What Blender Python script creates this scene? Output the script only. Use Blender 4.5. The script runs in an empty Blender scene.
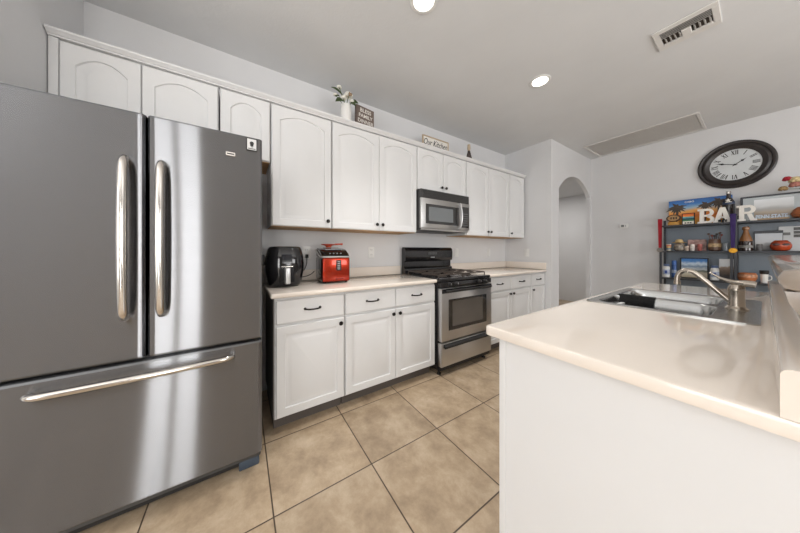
import bpy, bmesh, math, random
from mathutils import Vector, Matrix, Quaternion
random.seed(7)
PI = math.pi
R = math.radians
sc = bpy.context.scene
C = sc.collection

# ------------------------------------------------------------------ camera
cd = bpy.data.cameras.new('camera')
cam = bpy.data.objects.new('camera', cd); C.objects.link(cam)
cam.location = (2.33, 0.0, 1.19)
cam.rotation_euler = (R(90), 0, R(56.56))
cd.sensor_width = 36.0
cd.lens = 10.8
cd.shift_y = -0.0206
cd.clip_start = 0.02
sc.camera = cam

# ------------------------------------------------------------------ world, lights, exposure
w = bpy.data.worlds.new('world'); sc.world = w; w.use_nodes = True
bg = w.node_tree.nodes['Background']
bg.inputs[0].default_value = (0.95, 0.98, 1.0, 1); bg.inputs[1].default_value = 1.0

def area(name, loc, rot, sx, sy, power, col=(1, 1, 1), spread=180):
    l = bpy.data.lights.new(name, 'AREA'); l.shape = 'RECTANGLE'; l.size = sx; l.size_y = sy
    l.energy = power; l.color = col; l.spread = R(spread)
    o = bpy.data.objects.new(name, l); C.objects.link(o)
    o.location = loc; o.rotation_euler = rot
    return o
# daylight through the glazed door and windows of the dining side (outside the openings, shining in)
area('daylight_patio_door', (6.45, -1.13, 1.20), (R(90), 0, R(90)), 0.8, 2.3, 60, (1.0, 0.99, 0.97))
area('daylight_dining_window', (6.45, 2.45, 1.45), (R(90), 0, R(90)), 2.9, 1.6, 95, (1.0, 0.995, 0.99))
area('daylight_rear_window', (3.6, -3.75, 1.45), (R(90), 0, R(0)), 3.2, 1.7, 78, (1.0, 0.995, 0.99))
# added fill lamps out of view, shining up to brighten the ceiling
area('added_ceiling_fill', (3.4, -2.2, 0.9), (R(180), 0, 0), 2.2, 1.6, 80, (1.0, 0.995, 0.99), 150)
area('added_ceiling_fill', (5.0, 1.6, 0.9), (R(180), 0, 0), 1.6, 2.2, 60, (1.0, 0.995, 0.99), 150)
area('added_hall_fill', (-0.3, 5.3, 2.42), (0, 0, 0), 0.4, 0.4, 13, (1.0, 0.97, 0.93))  # added lamp, brightens the hall behind the arch

vs = sc.view_settings
vs.view_transform = 'Standard'; vs.look = 'None'; vs.gamma = 1.0; vs.exposure = 0.13
vs.use_curve_mapping = False

# ------------------------------------------------------------------ materials
def lin(h):
    h = h.lstrip('#')
    out = []
    for i in (0, 2, 4):
        c = int(h[i:i+2], 16) / 255
        out.append(c / 12.92 if c <= 0.04045 else ((c + 0.055) / 1.055) ** 2.4)
    return (*out, 1.0)

def mat(name, col, rough=0.5, metal=0.0, var=0.04, scale=8.0, bump=0.0, bscale=60.0, coat=0.0, emit=None, estr=0.0, trans=0.0, spec=0.5, stretch=(1, 1, 1)):
    m = bpy.data.materials.new(name); m.use_nodes = True
    nt = m.node_tree; b = nt.nodes['Principled BSDF']
    c = lin(col) if isinstance(col, str) else col
    tc = nt.nodes.new('ShaderNodeTexCoord')
    mp = nt.nodes.new('ShaderNodeMapping'); mp.inputs['Scale'].default_value = stretch
    nt.links.new(tc.outputs['Object'], mp.inputs[0])
    nz = nt.nodes.new('ShaderNodeTexNoise'); nz.inputs['Scale'].default_value = scale; nz.inputs['Detail'].default_value = 4
    nt.links.new(mp.outputs[0], nz.inputs['Vector'])
    rp = nt.nodes.new('ShaderNodeValToRGB')
    rp.color_ramp.elements[0].position = 0.3; rp.color_ramp.elements[1].position = 0.7
    rp.color_ramp.elements[0].color = tuple(max(0, x * (1 - var)) for x in c[:3]) + (1,)
    rp.color_ramp.elements[1].color = tuple(min(1, x * (1 + var)) for x in c[:3]) + (1,)
    nt.links.new(nz.outputs[0], rp.inputs[0]); nt.links.new(rp.outputs[0], b.inputs['Base Color'])
    b.inputs['Roughness'].default_value = rough; b.inputs['Metallic'].default_value = metal
    b.inputs['Coat Weight'].default_value = coat; b.inputs['Transmission Weight'].default_value = trans
    b.inputs['Specular IOR Level'].default_value = spec
    if emit: b.inputs['Emission Color'].default_value = lin(emit); b.inputs['Emission Strength'].default_value = estr
    if bump:
        n2 = nt.nodes.new('ShaderNodeTexNoise'); n2.inputs['Scale'].default_value = bscale; n2.inputs['Detail'].default_value = 3
        nt.links.new(mp.outputs[0], n2.inputs['Vector'])
        bp = nt.nodes.new('ShaderNodeBump'); bp.inputs['Strength'].default_value = bump; bp.inputs['Distance'].default_value = 0.01
        nt.links.new(n2.outputs[0], bp.inputs['Height']); nt.links.new(bp.outputs[0], b.inputs['Normal'])
    return m

def steel(name, col='#b9b6b2', rough=0.3, aniso=0.9, var=0.04):
    """brushed stainless with a horizontal grain: highlights stretch vertically"""
    m = mat(name, col, rough, 1.0, var, 2.5, stretch=(1.2, 1.2, 160))
    nt = m.node_tree; b = nt.nodes['Principled BSDF']
    g = nt.nodes.new('ShaderNodeBsdfAnisotropic'); g.distribution = 'MULTI_GGX'
    nt.links.new(b.inputs['Base Color'].links[0].from_socket, g.inputs['Color'])
    g.inputs['Roughness'].default_value = rough; g.inputs['Anisotropy'].default_value = aniso
    cb = nt.nodes.new('ShaderNodeCombineXYZ'); cb.inputs[1].default_value = 1.0
    nt.links.new(cb.outputs[0], g.inputs['Tangent'])
    nt.links.new(g.outputs[0], nt.nodes['Material Output'].inputs['Surface'])
    return m

def tile_mat():
    m = bpy.data.materials.new('floor_tile'); m.use_nodes = True
    nt = m.node_tree; N = nt.nodes; L = nt.links; b = N['Principled BSDF']
    tc = N.new('ShaderNodeTexCoord'); sp = N.new('ShaderNodeSeparateXYZ'); L.new(tc.outputs['Object'], sp.inputs[0])
    def ma(op, a, bb=None, c=None):
        n = N.new('ShaderNodeMath'); n.operation = op
        for i, v in enumerate((a, bb, c)):
            if v is None: continue
            if isinstance(v, (int, float)): n.inputs[i].default_value = v
            else: L.new(v, n.inputs[i])
        return n.outputs[0]
    P = 0.484
    ax = ma('DIVIDE', ma('ADD', sp.outputs[0], 10 * P - 0.645), P)
    ay = ma('DIVIDE', ma('ADD', sp.outputs[1], 10 * P - 0.120), P)
    fx, fy = ma('FRACT', ax), ma('FRACT', ay)
    ix, iy = ma('FLOOR', ax), ma('FLOOR', ay)
    dx = ma('MINIMUM', fx, ma('SUBTRACT', 1, fx)); dy = ma('MINIMUM', fy, ma('SUBTRACT', 1, fy))
    d = ma('MINIMUM', dx, dy)
    mr = N.new('ShaderNodeMapRange'); mr.inputs['From Min'].default_value = 0.0045; mr.inputs['From Max'].default_value = 0.0085
    L.new(d, mr.inputs['Value'])
    cb = N.new('ShaderNodeCombineXYZ'); L.new(ix, cb.inputs[0]); L.new(iy, cb.inputs[1])
    wn = N.new('ShaderNodeTexWhiteNoise'); L.new(cb.outputs[0], wn.inputs['Vector'])
    off = N.new('ShaderNodeVectorMath'); off.operation = 'SCALE'; L.new(wn.outputs['Color'], off.inputs[0]); off.inputs['Scale'].default_value = 7
    add = N.new('ShaderNodeVectorMath'); L.new(tc.outputs['Object'], add.inputs[0]); L.new(off.outputs[0], add.inputs[1])
    n1 = N.new('ShaderNodeTexNoise'); n1.inputs['Scale'].default_value = 6.5; n1.inputs['Detail'].default_value = 10; n1.inputs['Roughness'].default_value = 0.7; n1.inputs['Distortion'].default_value = 0.15
    L.new(add.outputs[0], n1.inputs['Vector'])
    r1 = N.new('ShaderNodeValToRGB'); e = r1.color_ramp.elements
    e[0].position = 0.30; e[0].color = lin('#93806a'); e[1].position = 0.72; e[1].color = lin('#cbb9a1')
    x = e.new(0.5); x.color = lin('#b29d83')
    L.new(n1.outputs[0], r1.inputs[0])
    hsv = N.new('ShaderNodeHueSaturation'); L.new(r1.outputs[0], hsv.inputs['Color'])
    L.new(ma('ADD', ma('MULTIPLY', wn.outputs['Value'], 0.12), 0.94), hsv.inputs['Value'])
    mx = N.new('ShaderNodeMix'); mx.data_type = 'RGBA'
    L.new(mr.outputs[0], mx.inputs['Factor']); mx.inputs[6].default_value = lin('#4a3c2f'); L.new(hsv.outputs[0], mx.inputs[7])
    L.new(mx.outputs[2], b.inputs['Base Color'])
    b.inputs['Roughness'].default_value = 0.33
    bp = N.new('ShaderNodeBump'); bp.inputs['Strength'].default_value = 0.35; bp.inputs['Distance'].default_value = 0.004
    L.new(ma('ADD', mr.outputs[0], ma('MULTIPLY', n1.outputs[0], 0.25)), bp.inputs['Height']); L.new(bp.outputs[0], b.inputs['Normal'])
    return m

def grad_mat(name, stops, axis=2, lo=0.0, hi=1.0, rough=0.5, noise=0.15, nscale=12):
    """a picture printed on a flat thing: colours running along one local axis, broken up by noise"""
    m = bpy.data.materials.new(name); m.use_nodes = True
    nt = m.node_tree; N = nt.nodes; L = nt.links; b = N['Principled BSDF']
    tc = N.new('ShaderNodeTexCoord'); sp = N.new('ShaderNodeSeparateXYZ'); L.new(tc.outputs['Object'], sp.inputs[0])
    mr = N.new('ShaderNodeMapRange'); L.new(sp.outputs[axis], mr.inputs['Value'])
    mr.inputs['From Min'].default_value = lo; mr.inputs['From Max'].default_value = hi
    nz = N.new('ShaderNodeTexNoise'); nz.inputs['Scale'].default_value = nscale; nz.inputs['Detail'].default_value = 4
    L.new(tc.outputs['Object'], nz.inputs['Vector'])
    ms = N.new('ShaderNodeMath'); ms.operation = 'MULTIPLY_ADD'; L.new(nz.outputs[0], ms.inputs[0]); ms.inputs[1].default_value = noise * 2; ms.inputs[2].default_value = -noise
    ad = N.new('ShaderNodeMath'); L.new(mr.outputs[0], ad.inputs[0]); L.new(ms.outputs[0], ad.inputs[1])
    rp = N.new('ShaderNodeValToRGB'); cr = rp.color_ramp
    cr.elements[0].position = stops[0][0]; cr.elements[0].color = lin(stops[0][1])
    cr.elements[1].position = stops[-1][0]; cr.elements[1].color = lin(stops[-1][1])
    for p, c in stops[1:-1]:
        cr.elements.new(p).color = lin(c)
    L.new(ad.outputs[0], rp.inputs[0]); L.new(rp.outputs[0], b.inputs['Base Color'])
    b.inputs['Roughness'].default_value = rough
    return m

M = dict(
    wall=mat('wall_paint', '#d9d9da', 0.9, var=0.015, scale=3, bump=0.12, bscale=90),
    ceil=mat('ceiling_paint', '#d8d9da', 0.95, var=0.02, scale=3, bump=0.10, bscale=60),
    floor=tile_mat(),
    cab=mat('white_cabinet_paint', '#dddddd', 0.38, var=0.012, scale=3),
    gapdark=mat('dark_carcass_shadow_board', '#3a3836', 0.8),
    sideshade=mat('shaded_cabinet_side', '#6d6a68', 0.6),  # white cabinet side, shadow of the refrigerator gap painted into the grey
    toe=mat('toe_kick_vinyl', '#5d5651', 0.7),
    ply=mat('raw_plywood', '#b8946a', 0.7, var=0.15, scale=5, stretch=(8, 1, 8)),
    knob=mat('dark_bronze', '#2b2725', 0.35, 0.8),
    counter=mat('cream_solid_surface', '#eae0d5', 0.07, var=0.03, scale=2.2, coat=0.2),
    bartop=mat('shaded_cream_surface', '#aa9d90', 0.10, var=0.05, scale=2.5, coat=0.2),  # cream bar surface, shade and dark reflections painted into its tone
    plast_w=mat('white_plastic', '#e4e4e2', 0.4, var=0.01),
    hole=mat('dark_slot', '#252525', 0.7),
    steel=steel('fridge_stainless', '#86878a', 0.215, 0.88),
    steel2=steel('appliance_stainless', '#cbcac9', 0.34, 0.5),
    chrome=mat('polished_steel', '#cfcac4', 0.16, 1.0, 0.02),
    sink=mat('sink_stainless', '#b9bab9', 0.24, 1.0, 0.04, 3, 0.02, 1, stretch=(2, 120, 2)),
    nickel=mat('brushed_nickel', '#b5aca1', 0.22, 1.0, 0.03),
    darkgrey=mat('dark_grey_enamel', '#3c3b3b', 0.45),
    bluegrey=mat('blue_grey_plastic', '#3d4855', 0.5),
    fridgeside=mat('fridge_side_grey', '#4b4a49', 0.5),
    black=mat('black_enamel', '#161517', 0.14, coat=0.3),
    blackm=mat('black_matte', '#1b1a1a', 0.55),
    iron=mat('cast_iron', '#453c36', 0.6, bump=0.2, bscale=120),
    glassblk=mat('black_oven_glass', '#1d1b1a', 0.05, coat=0.5),
    window_in=mat('oven_window_glass', '#55504b', 0.06, var=0.1, scale=3, coat=0.5),
    mwglass=mat('microwave_window_mesh', '#6d7173', 0.12, var=0.04, scale=3, coat=0.3),
    gloss_plastic=mat('glossy_black_plastic', '#17171a', 0.12, coat=0.5),
    silver=mat('silver_plastic', '#c9c9c9', 0.3, 0.6, 0.02),
    red=mat('metallic_red', '#a82c10', 0.22, 0.75, 0.06, 3, coat=0.5),
    redlid=mat('red_orange_plastic', '#d0563a', 0.35),
    cord=mat('black_rubber', '#151414', 0.5),
    clockw=mat('dark_walnut_frame', '#332e2d', 0.4, var=0.2, scale=12),
    clockface=mat('aged_white_face', '#cdd1d3', 0.6, var=0.05, scale=9),
    ink=mat('black_ink', '#1e1d1d', 0.6),
    greyink=mat('grey_ink', '#6d6f70', 0.6),
    shelfm=mat('charcoal_steel', '#383a3f', 0.4, 0.3),
    shelfback=mat('blue_grey_panel', '#76818c', 0.35, var=0.05, scale=2),
    white=mat('white_painted_wood', '#e6e2db', 0.55, var=0.03),
    vasew=mat('white_ceramic', '#eceae6', 0.3, var=0.02),
    leaf=mat('leaf_green', '#5e7146', 0.55, var=0.2),
    petal=mat('cream_petal', '#e6e4da', 0.7, var=0.05, scale=30),
    pollen=mat('brown_flower_centre', '#8b7050', 0.8),
    brownw=mat('weathered_brown_wood', '#6f6058', 0.7, var=0.2, scale=8, stretch=(1, 1, 8)),
    tanw=mat('light_wood_frame', '#bda98f', 0.6, var=0.1, scale=10),
    cloth=mat('black_cloth', '#232323', 0.9, var=0.2, scale=50, bump=0.6, bscale=90),
    grillew=mat('white_register_metal', '#dad8d5', 0.45, var=0.02),
    lamp=mat('lit_lamp_lens', '#ffffff', 0.4, emit='#fff6ea', estr=9),
    redrib=mat('red_ribbon', '#c2152b', 0.5), purplerib=mat('purple_ribbon', '#4a3080', 0.5),
    bronze=mat('bronze_medal', '#9a8064', 0.35, 0.7), gold=mat('gold_medal', '#c9932e', 0.35, 0.7),
    steelmedal=mat('pewter_medal', '#7c7672', 0.4, 0.7),
    magnetw=mat('magnet_white', '#d9d9d9', 0.5),
)

# ------------------------------------------------------------------ mesh helpers
def box(bm, x0, y0, z0, x1, y1, z1, bev=0.0, seg=2):
    r = bmesh.ops.create_cube(bm, size=1.0, matrix=Matrix.Translation(((x0+x1)/2, (y0+y1)/2, (z0+z1)/2)) @ Matrix.Diagonal((abs(x1-x0), abs(y1-y0), abs(z1-z0), 1)))
    if bev > 0:
        es = {e for v in r['verts'] for e in v.link_edges}
        bmesh.ops.bevel(bm, geom=list(es), offset=bev, segments=seg, affect='EDGES', profile=0.5)
    return bm

def frames(pts):
    pts = [Vector(p) for p in pts]
    T = []
    for i in range(len(pts)):
        a = pts[max(i-1, 0)]; b = pts[min(i+1, len(pts)-1)]
        T.append((b-a).normalized())
    ref = Vector((0, 0, 1)) if abs(T[0].z) < 0.9 else Vector((1, 0, 0))
    U = [(ref - T[0]*ref.dot(T[0])).normalized()]
    for i in range(1, len(pts)):
        u = U[-1] - T[i]*U[-1].dot(T[i])
        U.append(u.normalized() if u.length > 1e-6 else U[-1])
    return pts, T, U

def smooth_path(pts, n=6):
    P = [Vector(p) for p in pts]; out = []
    for i in range(len(P)-1):
        p0 = P[max(i-1, 0)]; p1 = P[i]; p2 = P[i+1]; p3 = P[min(i+2, len(P)-1)]
        for k in range(n):
            t = k/n
            out.append(0.5*((2*p1) + (p2-p0)*t + (2*p0-5*p1+4*p2-p3)*t*t + (3*p1-p0-3*p2+p3)*t**3))
    out.append(P[-1]); return out

def tube(bm, pts, rad, seg=12, flat=1.0):
    pts, T, U = frames(pts)
    rings = []
    for i, p in enumerate(pts):
        r = rad[i] if isinstance(rad, (list, tuple)) else rad
        V = T[i].cross(U[i])
        rings.append([bm.verts.new(p + U[i]*math.cos(a)*r + V*math.sin(a)*r*flat) for a in (2*PI*k/seg for k in range(seg))])
    for a, b in zip(rings, rings[1:]):
        for k in range(seg):
            bm.faces.new((a[k], a[(k+1) % seg], b[(k+1) % seg], b[k]))
    bm.faces.new(rings[0][::-1]); bm.faces.new(rings[-1])
    return bm

def lathe(bm, prof, c=(0, 0, 0), seg=32, axis='Z', sx=1.0, sy=1.0, closed=False):
    """prof: (radius, height) list; axis Z up, X towards +x, or Y towards -y"""
    cx, cy, cz = c; rings = []
    def P(r, h, a):
        u, v = r*math.cos(a)*sx, r*math.sin(a)*sy
        if axis == 'Z': return (cx+u, cy+v, cz+h)
        if axis == 'X': return (cx+h, cy+u, cz+v)
        return (cx+u, cy-h, cz+v)
    for r, h in prof:
        if r < 1e-6: rings.append([bm.verts.new(P(0, h, 0))])
        else: rings.append([bm.verts.new(P(r, h, 2*PI*k/seg)) for k in range(seg)])
    for a, b in zip(rings, rings[1:] + (rings[:1] if closed else [])):
        if len(a) == 1 and len(b) == 1: continue
        for k in range(seg):
            k2 = (k+1) % seg
            if len(a) == 1: bm.faces.new((a[0], b[k2], b[k]))
            elif len(b) == 1: bm.faces.new((a[k], a[k2], b[0]))
            else: bm.faces.new((a[k], a[k2], b[k2], b[k]))
    if closed: return bm
    if len(rings[0]) > 1: bm.faces.new(rings[0][::-1])
    if len(rings[-1]) > 1: bm.faces.new(rings[-1])
    return bm

def loft(bm, loops, cap0=True, cap1=True):
    rs = [[bm.verts.new(p) for p in lp] for lp in loops]
    n = len(rs[0])
    for a, b in zip(rs, rs[1:]):
        for k in range(n):
            bm.faces.new((a[k], a[(k+1) % n], b[(k+1) % n], b[k]))
    if cap0: bm.faces.new(rs[0][::-1])
    if cap1: bm.faces.new(rs[-1])
    return rs

def prism(bm, poly, a, b, axis='Y'):
    """extrude a 2D polygon along an axis from a to b; poly is (x,z) for Y, (y,z) for X, (x,y) for Z"""
    def P(p, t):
        return {'Y': (p[0], t, p[1]), 'X': (t, p[0], p[1]), 'Z': (p[0], p[1], t)}[axis]
    loft(bm, [[P(p, a) for p in poly], [P(p, b) for p in poly]])
    return bm

def rrect(x0, y0, x1, y1, r, n=5):
    out = []
    for cx, cy, a0 in ((x1-r, y1-r, 0), (x0+r, y1-r, 90), (x0+r, y0+r, 180), (x1-r, y0+r, 270)):
        for k in range(n+1):
            a = R(a0 + 90*k/n); out.append((cx + r*math.cos(a), cy + r*math.sin(a)))
    return out

def BM(): return bmesh.new()

def wloc(o):
    v = Vector((0, 0, 0))
    while o is not None: v += o.location; o = o.parent
    return v

def put(name, bm, m, parent=None, local=False, smooth=True, ang=32, props=None):
    """link the bmesh as one object; world coordinates unless local"""
    bmesh.ops.recalc_face_normals(bm, faces=bm.faces[:])
    if parent is not None and not local:
        bmesh.ops.translate(bm, verts=bm.verts[:], vec=-wloc(parent))
    me = bpy.data.meshes.new(name); bm.to_mesh(me); bm.free()
    if smooth:
        me.polygons.foreach_set('use_smooth', [True]*len(me.polygons))
        me.set_sharp_from_angle(angle=R(ang))
    for x in (m if isinstance(m, list) else [m]): me.materials.append(x)
    o = bpy.data.objects.new(name, me); C.objects.link(o)
    if parent is not None: o.parent = parent
    if props:
        for k, v in props.items(): o[k] = v
    return o

def tag(o, label, cat, group=None):
    o['label'] = label; o['category'] = cat
    if group: o['group'] = group
    return o

def thing(name, label, cat, loc=(0, 0, 0), rotz=0.0, group=None):
    o = bpy.data.objects.new(name, None); C.objects.link(o); o.empty_display_size = 0.05
    o.location = loc; o.rotation_euler = (0, 0, rotz)
    return tag(o, label, cat, group)

def struct(name, bm, m, smooth=False):
    o = put(name, bm, m, smooth=smooth); o['kind'] = 'structure'; return o

def text_bm(s, size, depth=0.001, offset=0.0, shear=0.0, align='CENTER', sx=1.0):
    """text in local XZ, facing -Y, centred on x, baseline z=0"""
    cu = bpy.data.curves.new('lettering', 'FONT'); cu.body = s; cu.size = size; cu.extrude = depth; cu.offset = offset; cu.shear = shear
    cu.align_x = align; cu.resolution_u = 3
    o = bpy.data.objects.new('lettering', cu); C.objects.link(o)
    dg = bpy.context.evaluated_depsgraph_get()
    me = bpy.data.meshes.new_from_object(o.evaluated_get(dg))
    bm = BM(); bm.from_mesh(me)
    bpy.data.objects.remove(o); bpy.data.curves.remove(cu); bpy.data.meshes.remove(me)
    bmesh.ops.transform(bm, matrix=Matrix.Rotation(R(90), 4, 'X') @ Matrix.Diagonal((sx, 1, 1, 1)), verts=bm.verts[:])
    return bm

def xform(bm, loc=(0, 0, 0), rotz=0.0, rotx=0.0):
    bmesh.ops.transform(bm, matrix=Matrix.Translation(loc) @ Matrix.Rotation(rotz, 4, 'Z') @ Matrix.Rotation(rotx, 4, 'X'), verts=bm.verts[:])
    return bm

# ------------------------------------------------------------------ room shell
H = 2.74; XR = 6.2; YR = -3.5; YB = 5.0; YS = 3.60; XA = 0.70
struct('floor', box(BM(), -1.6, YR-.1, -0.1, XR+.1, 6.5, 0), M['floor'])
struct('ceiling', box(BM(), -0.1, YR-.1, H, XR+.1, YB+.1, H+.1), M['ceil'])
struct('wall_left', box(BM(), -0.1, -0.92, 0, 0, YS+.0, H), M['wall'])
struct('wall_near_left', box(BM(), 0.0, -0.92, 0, 0.78, -0.82, H), M['wall'])
struct('wall_dining_left', box(BM(), 0.68, YR, 0, 0.78, -0.92, H), M['wall'])
struct('wall_stub', box(BM(), -0.1, YS, 0, XA-.056, YS+.12, H), M['wall'])
# arched wall between kitchen and hall (one outline with an arched notch)
y0, y1, zs, zt = 3.83, 4.955, 2.085, 2.335
hw = (y1-y0)/2; rise = zt-zs; rad = (hw*hw + rise*rise)/(2*rise); ym = (y0+y1)/2
poly = [(YS, 0), (y0, 0)]
a0 = math.asin(hw/rad)
for k in range(25):
    a = -a0 + 2*a0*k/24
    poly.append((ym + rad*math.sin(a), zt - rad + rad*math.cos(a)))
poly += [(y1, 0), (YB, 0), (YB, H), (YS, H)]
struct('wall_arch', prism(BM(), poly, XA-.055, XA, 'X'), M['wall'])
struct('wall_back', box(BM(), XA-.055, YB, 0, XR+.1, YB+.1, H), M['wall'])
struct('wall_hall_far', box(BM(), -1.6, 6.4, 0, XA, 6.5, 2.6), M['wall'])
struct('wall_hall_left', box(BM(), -1.6, YS+.12, 0, -1.5, 6.4, 2.6), M['wall'])
struct('wall_hall_right', box(BM(), XA-.055, YB+.1, 0, XA, 6.4, 2.6), M['wall'])
struct('wall_hall_near', box(BM(), -1.5, YS+.02, 0, -0.1, YS+.12, 2.6), M['wall'])
struct('ceiling_hall', box(BM(), -1.5, YS+.12, 2.44, XA-.056, 6.4, 2.54), M['ceil'])
# right wall with patio door opening and dining window; rear wall with a window
def wall_with_holes_x(name, x0, x1, ya, yb, holes):
    bm = BM(); holes = sorted(holes); y = ya
    for (h0, h1, za, zb) in holes:
        box(bm, x0, y, 0, x1, h0, H)
        if za > 0: box(bm, x0, h0, 0, x1, h1, za)
        box(bm, x0, h0, zb, x1, h1, H); y = h1
    box(bm, x0, y, 0, x1, yb, H)
    return struct(name, bm, M['accent'])
M['accent'] = mat('taupe_wall_paint', '#6f6a66', 0.9, var=0.015)
wall_with_holes_x('wall_right', XR, XR+.1, YR, YB, [(-1.55, -0.71, 0, 2.35), (1.0, 3.6, 0.7, 2.2)])
bm = BM(); box(bm, 0.68, YR-.1, 0, 2.0, YR, H); box(bm, 5.2, YR-.1, 0, XR+.1, YR, H); box(bm, 2.0, YR-.1, 0, 5.2, YR, 0.6); box(bm, 2.0, YR-.1, 2.3, 5.2, YR, H)
struct('wall_rear', bm, M['wall'])
def frame_x(name, x0, x1, ya, yb, za, zb, bars):
    bm = BM(); t = .05
    box(bm, x0, ya, za, x1, ya+t, zb); box(bm, x0, yb-t, za, x1, yb, zb); box(bm, x0, ya+t, zb-t, x1, yb-t, zb); box(bm, x0, ya+t, za, x1, yb-t, za+t)
    for b in bars: box(bm, x0, b-.045, za+t, x1, b+.045, zb-t)
    return struct(name, bm, M['white'])
frame_x('door_1', XR+.02, XR+.08, -1.55, -0.71, 0, 2.35, [-1.13])
frame_x('window_1', XR+.02, XR+.08, 1.0, 3.6, .7, 2.2, [2.3])
bm = BM(); t = .05
for a, b, c, d in ((2.0, .6, 2.05, 2.3), (5.15, .6, 5.2, 2.3), (2.05, .6, 5.15, .65), (2.05, 2.25, 5.15, 2.3), (3.575, .65, 3.625, 2.25)): box(bm, a, YR-.08, b, c, YR-.02, d)
struct('window_2', bm, M['white'])
# baseboards that can be seen past the furniture
struct('baseboard_back', box(BM(), XA+.012, YB-.012, 0, XR, YB, .085, .004, 1), M['cab'])
struct('baseboard_arch', box(BM(), XA, YS+.0, 0, XA+.012, y0, .085, .004, 1), M['cab'])

# ------------------------------------------------------------------ cabinet builders
def panel(w_, h_, th=0.017, arch=0.0, stile=0.052, raised=True):
    """raised-panel door in local coords: x depth (front +x), y width 0..w, z height 0..h; arch = rise of the top rail"""
    n = 16
    def loop(ins, dep, ar):
        pts = [(dep, ins, ins), (dep, w_-ins, ins)]
        for k in range(n+1):
            s = 1 - 2*k/n                     # +1 .. -1
            y = w_/2 + s*(w_/2-ins)
            a = max(0.0, (1-abs(s)**2.0))
            z = h_-ins-ar*(1-a)
            pts.append((dep, y, z))
        return pts
    bm = BM()
    L = [loop(0, 0, 0), loop(0, th-.004, 0), loop(.004, th, 0)]
    if raised:
        L += [loop(stile, th, arch), loop(stile+.003, th-.0085, arch), loop(stile+.013, th-.0085, arch), loop(stile+.040, th-.0015, arch), loop(stile+.042, th-.0010, arch)]
    else:
        L += [loop(.012, th, 0)]
    loft(bm, L)
    return bm

def knob_bm(x, y, z, s=1):
    return lathe(BM(), [(.005, 0), (.005, .010*1), (.013, .014), (.0155, .020), (.012, .026), (0, .028)] if s > 0 else [(.005, 0), (.005, -.010), (.013, -.014), (.0155, -.020), (.012, -.026), (0, -.028)], (x, y, z), 16, 'X')

def pull_bm(x, y, z):
    bm = BM()
    p = smooth_path([(x, y-.050, z), (x+.020, y-.046, z), (x+.026, y-.02, z-.003), (x+.026, y+.02, z-.003), (x+.020, y+.046, z), (x, y+.050, z)], 5)
    tube(bm, p, .0055, 8)
    lathe(bm, [(.009, 0), (.009, .003), (.006, .006)], (x, y-.050, z), 12, 'X'); lathe(bm, [(.009, 0), (.009, .003), (.006, .006)], (x, y+.050, z), 12, 'X')
    return bm

GU = 'white wall cabinets along the kitchen wall'
GB = 'white base cabinets along the kitchen wall'
XF = 0.322     # wall cabinet carcass front
def wall_cabinet(label, ya, yb, za, zb, doors, arch=0.05, filler=None):
    """doors: (y0, y1, knob side or None)"""
    t = thing('wall_cabinet', label, 'cabinet', (0.16, (ya+yb)/2, za), 0, GU)
    bm = BM(); box(bm, .002, ya, za, XF+.005, yb, zb, .0015, 1); body = put('body', bm, M['cab'], t)
    put('underside_panel', box(BM(), .004, ya+.004, za-.004, XF-.004, yb-.004, za-.0003), M['ply'], body, props={'label': 'bare plywood underside'})
    if filler: put('filler_strip', box(BM(), XF+.0054, filler[0], za, XF+.02, filler[1], zb, .002, 1), M['cab'], t)
    for (d0, d1, k) in doors:
        d = panel(d1-d0, zb-za-.012, .017, arch)
        bmesh.ops.translate(d, verts=d.verts[:], vec=(XF+.0056, d0, za+.002))
        do = put('door', d, M['cab'], t, ang=20)
        if k:
            ky = d1-.028 if k == 'r' else d0+.028
            put('knob', knob_bm(XF+.0226, ky, za+.055), M['knob'], do, props={'label': 'dark bronze round knob'})
    return t
ZU, ZT, ZS = 1.372, 2.275, 1.835
wall_cabinet('short two-door white wall cabinet over the refrigerator, in the corner', -0.815, -0.128, ZS, ZT, [(-.779, -.487, None), (-.482, -.131, None)], .055, (-.815, -.783))
wall_cabinet('short single-door white wall cabinet above the sticker on the refrigerator', -0.120, 0.176, ZS, ZT, [(-.114, .170, None)], .055)
wall_cabinet('tall single-door white wall cabinet right beside the refrigerator', 0.181, 0.630, ZU, ZT, [(.187, .622, 'r')])
wall_cabinet('tall two-door white wall cabinet left of the microwave', 0.634, 1.521, ZU, ZT, [(.638, 1.077, 'r'), (1.081, 1.517, 'l')])
wall_cabinet('short two-door white wall cabinet above the microwave', 1.526, 2.272, ZS-.006, ZT, [(1.533, 1.893, 'r'), (1.901, 2.266, 'l')])
wall_cabinet('tall two-door white wall cabinet right of the microwave', 2.277, 3.168, ZU, ZT, [(2.284, 2.708, 'r'), (2.716, 3.161, 'l')])
wall_cabinet('tall single-door white wall cabinet at the far end of the row', 3.172, 3.560, ZU, ZT, [(3.178, 3.554, 'l')])
# crown moulding
prof = [(XF-.02, ZT+.001), (XF+.026, ZT+.001), (XF+.028, ZT+.007), (XF+.034, ZT+.010), (XF+.040, ZT+.018), (XF+.048, ZT+.024), (XF+.050, ZT+.033), (XF-.02, ZT+.033)]
tag(put('crown_molding', prism(BM(), prof, -.815, 3.562, 'Y'), M['cab'], ang=25), 'white crown molding running along the tops of the wall cabinets', 'molding')

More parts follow.
